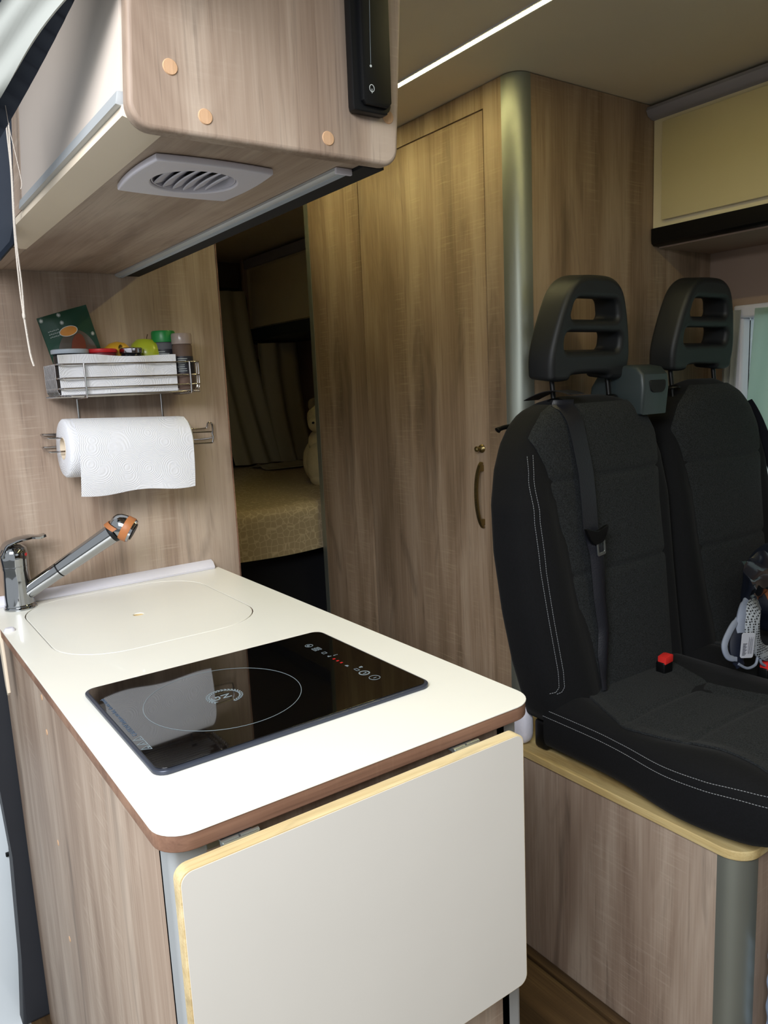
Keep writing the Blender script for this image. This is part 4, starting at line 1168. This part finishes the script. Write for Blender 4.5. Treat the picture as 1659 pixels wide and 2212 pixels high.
single('plastic_bag', sheet(film, 24, 16, .001), M['plastic_film'], 'dark crumpled plastic bag on top of the navy backpack', 'bag', ang=60)

# white cushion corner behind the cushion, by the worktop corner
bm = bmesh.new(); bmesh.ops.create_uvsphere(bm, u_segments=24, v_segments=16, radius=1)
for v in bm.verts:
    q = v.co.copy(); v.co = Vector((1.147 + spow(q.x, .6) * .019, 1.155 + spow(q.y, .6) * .035, .535 + spow(q.z, .6) * .044))
single('white_cloth', bm, M['pillow_w'], 'white cloth tucked between worktop corner and double seat', 'cloth', ang=80)

# bottles at the bottom right corner
bx = Vector((1.215, .575, 0))
t = thing('water_bottle', (1.215, .572, .0), 'clear water bottle with pale blue label by the seat box corner', 'bottle')
obj('bottle', lathe([(0, 0), (.036, 0), (.040, .008), (.040, .20), (.042, .21), (.042, .30), (.040, .315), (.034, .345), (.022, .38), (.014, .395), (.014, .41), (0, .41)], (1.222, .572, .0), n=40), M['water'], t)
bm = bmesh.new()
def lblf(u, v):
    a = math.radians(130 + 200 * u); r = .0432 + .0015 * math.sin(v * 22 + u * 5)
    return (1.222 + r * math.cos(a), .572 + r * math.sin(a), .12 + .175 * v)
lb = obj('label', sheet(lblf, 30, 30, .0008), M['bottle_lbl'], t, ang=60)

# ================================================================ REAR: BED, CURTAINS, TEDDY
t = thing('bed', (1.1, 3.0, 0), 'rear bed with beige star-patterned blanket beyond the aisle', 'bed')
obj('base', box(.21, 2.07, 2.42, 3.88, 0, .76), M['mattress_dark'], t)
def blanket(u, v):
    x = .18 + 1.12 * u if False else .215 + 1.845 * u
    L_ = 1.56 + .15; s = v * L_; sag = .008 * math.sin(x * 9) + .01 * math.sin(x * 4 + 1)
    if s < 1.54: return (x, 3.86 - s, .893 + .003 * math.sin(x * 14 + s * 9))
    d = (s - 1.54); a = min(1, d / .04) * PI / 2
    return (x, 2.32 - .025 * math.sin(a) - .0 * d + sag * .3, .893 - .025 * (1 - math.cos(a)) - max(0, d - .04) * 1.0 + sag * (d > .1) * .6)
obj('blanket', sheet(blanket, 60, 80, .012), M['blanket'], t, ang=70)
obj('mattress', box(.22, 1.30, 2.33, 3.86, .765, .883, .02, 3), M['mattress_dark'], t)
obj('mattress', box(1.305, 2.05, 2.33, 3.86, .765, .883, .02, 3), M['mattress_dark'], t)

def curtain(name, top, bot, z1, z0, y, folds, amp, mat, label, sway=0.):
    def fn(u, v):
        f = v ** 1.0
        x0, x1 = top[0] + (bot[0] - top[0]) * f ** 1.6, top[1] + (bot[1] - top[1]) * f ** 1.6
        return (x0 + (x1 - x0) * u, y + amp * math.sin(u * folds * 2 * PI + v * 1.2) * (.5 + .5 * v) + sway * v * v, z1 + (z0 - z1) * v)
    return single(name, sheet(fn, 70, 24, .002), mat, label, 'curtain', group='dim curtains around the rear bed', ang=70)
curtain('curtain', (1.50, 1.735), (1.62, 1.93), 1.775, .915, 3.60, 3, .018, M['curtain'], 'olive grey curtain at left behind the rear bed')
curtain('curtain', (1.76, 1.98), (1.86, 2.06), 1.52, .915, 3.55, 2, .03, M['curtain'], 'olive grey curtain under the bed cabinet near the teddy')
def pud(u, v): return (1.66 + .34 * u, 3.34 + .2 * v, .902 + .020 * math.sin(u * 14 + v * 3) ** 2 * (1 - abs(2 * v - 1)) + .006)
single('curtain_hem', sheet(pud, 50, 12, .003), M['curtain'], 'curtain end lying in folds on the rear bed', 'curtain', ang=70)
single('dark_cushion', box(1.30, 1.70, 3.66, 3.80, .905, 1.35, .05, 4), M['quilt'], 'dark navy cushion behind the curtain on the bed', 'cushion')
single('curtain_rail', tube(smooth_path([(1.50, 3.64, 1.785), (1.70, 3.64, 1.785), (1.738, 3.64, 1.77), (1.75, 3.64, 1.73), (1.755, 3.64, 1.56), (1.78, 3.64, 1.53), (1.9, 3.64, 1.525)], 5), .010, 10), M['dark'], 'dark curved curtain rail on the rear wall', 'rail')

t = thing('teddy_bear', (1.60, 2.72, .90), 'cream plush bear sitting on the bed at the cabin edge', 'teddy bear')
def blob(c, r, n1=28, n2=18):
    bm = bmesh.new(); bmesh.ops.create_uvsphere(bm, u_segments=n1, v_segments=n2, radius=1)
    for v in bm.verts:
        q = v.co * (1 + .05 * noise.noise(v.co * 3 + Vector(c))); v.co = Vector((c[0] + q.x * r[0], c[1] + q.y * r[1], c[2] + q.z * r[2]))
    return bm
YT = 2.70
bm = blob((1.63, YT + .03, .99), (.10, .09, .11)); join(bm, blob((1.565, YT - .03, .985), (.055, .06, .09))); join(bm, blob((1.565, YT - .03, .930), (.045, .055, .038)))
join(bm, blob((1.60, YT, 1.07), (.06, .06, .06)))
obj('body', bm, M['teddy'], t, ang=80)
bm = blob((1.615, YT, 1.165), (.075, .065, .068)); join(bm, blob((1.560, YT - .03, 1.145), (.036, .04, .032)))
hh = obj('head', bm, M['teddy'], t, ang=80)
obj('ear', blob((1.573, YT + .01, 1.222), (.026, .018, .026)), M['teddy_ear'], hh, ang=80)
obj('ear', blob((1.68, YT + .02, 1.222), (.026, .018, .026)), M['teddy_ear'], hh, ang=80)
obj('eye', blob((1.567, YT - .062, 1.178), (.004, .004, .004), 12, 8), M['black_pl'], hh)
obj('nose', blob((1.532, YT - .05, 1.152), (.007, .006, .005), 12, 8), M['black_pl'], hh)

# ================================================================ DOOR CURTAIN, SCREEN, CORDS, SLIDING DOOR, WINDOW CURTAIN
# line of the gathered door curtain edge (upper left)
def dc(u, v):
    # u along the length (rear->front), v from lower right edge outwards
    a = Vector((.153, .93, 1.565)); b = Vector((.268, .62, 1.69)); e = a.lerp(b, u)
    e += Vector((0.004, 0, .0)) * math.sin(u * 9)
    d = Vector((-.10, 0, .13)) * v
    return e + d + Vector((-.6, -.3, -.45)) * (.012 * math.sin(v * 13 + u * 3.5) + .006 * math.sin(v * 31 + u * 6) + .010 * math.sin(PI * v))
single('door_curtain', sheet(dc, 30, 50, .0015), M['sheer'], 'white sheer curtain gathered over the sliding door, top left', 'curtain', ang=70)
bm = bmesh.new()
def fr(u, v):
    a = Vector((.154, .98, 1.540)); b = Vector((.248, .68, 1.715)); e = a.lerp(b, u)
    return e + Vector((.012, .0, -.006)) * (1 - v) * (.6 + .4 * math.sin(u * 3)) + Vector((-.05, 0, .03)) * v + Vector((0, -1, 0)) * .003 * math.sin(u * 110)
single('fly_screen', sheet(fr, 160, 6, .001), M['mesh_dark'], 'dark pleated fly screen gathered behind the white door curtain', 'fly screen', ang=70)
t = thing('pull_cord', (.255, 1.2, 1.34), 'pale hanging cord in front of the overhead cabinet far left', 'cord')
c_a = [(.2485, 1.195, 1.72), (.2445, 1.195, 1.66), (.2435, 1.195, 1.60), (.2385, 1.195, 1.52), (.237, 1.195, 1.45), (.2375, 1.195, 1.41)]
bm = tube(smooth_path(c_a, 6), .0011, 6); add_tube(bm, smooth_path([(x + .0016 + .0012 * math.sin(i * 2), y - .001, z) for i, (x, y, z) in enumerate(c_a)], 6), .0011, 6)
add_tube(bm, smooth_path([(.2378, 1.195, 1.41), (.2385, 1.195, 1.395), (.2405, 1.195, 1.355), (.2435, 1.195, 1.338)], 6), .0014, 6)
for v in bm.verts: v.co.x -= .005
obj('cord', bm, M['cord'], t)
obj('knot', blob((.2330, 1.1945, 1.408), (.0024, .0024, .0055), 12, 8), M['cord'], t)
single('loose_thread', tube(smooth_path([(.1815, .9, 1.59), (.183, .9, 1.565), (.186, .9, 1.54), (.1885, .9, 1.515), (.187, .9, 1.507)], 6), .0003, 5), M['cord'], 'thin white thread hanging from the fly screen fringe', 'thread')

t = thing('sliding_door', (.08, 1.8, -.1), 'white sliding door edge outside the van, bottom left', 'door')
obj('door_skin', box(-.06, .1865, 1.69, 1.74, -.35, .575, .01, 3), M['body_white'], t)
obj('window_frame', box(-.06, .1865, 1.69, 1.74, .578, 1.55, .01, 3), M['navy_body'], t)
obj('door_catch', box(.168, .180, 1.683, 1.69, .345, .353, .001), M['black_pl'], t)

def wc(u, v):
    y = 1.245 - .28 * u; return (2.052 + .010 * math.sin(u * 26 + v), y, 1.447 - .36 * v)
def wc2(u, v):
    y = 1.135 - .5 * u + .03 * v * (1 - u) + .016; return (2.055 + .008 * math.sin(u * 30 + v * 2), y, 1.447 - .40 * v)
single('window_curtain', sheet(lambda u, v: (2.056 + .007 * math.sin(u * 16 + v), 1.243 - .052 * u + .012 * v * u * 1.5, 1.447 - .38 * v), 24, 12, .0015), M['sheer'], 'narrow white curtain at the window rear edge behind right headrest', 'curtain', group='side window curtains', ang=70)
single('window_curtain', sheet(wc2, 50, 12, .0015), M['sheer_thin'], 'thin white curtain over the side window beside right headrest', 'curtain', group='side window curtains', ang=70)
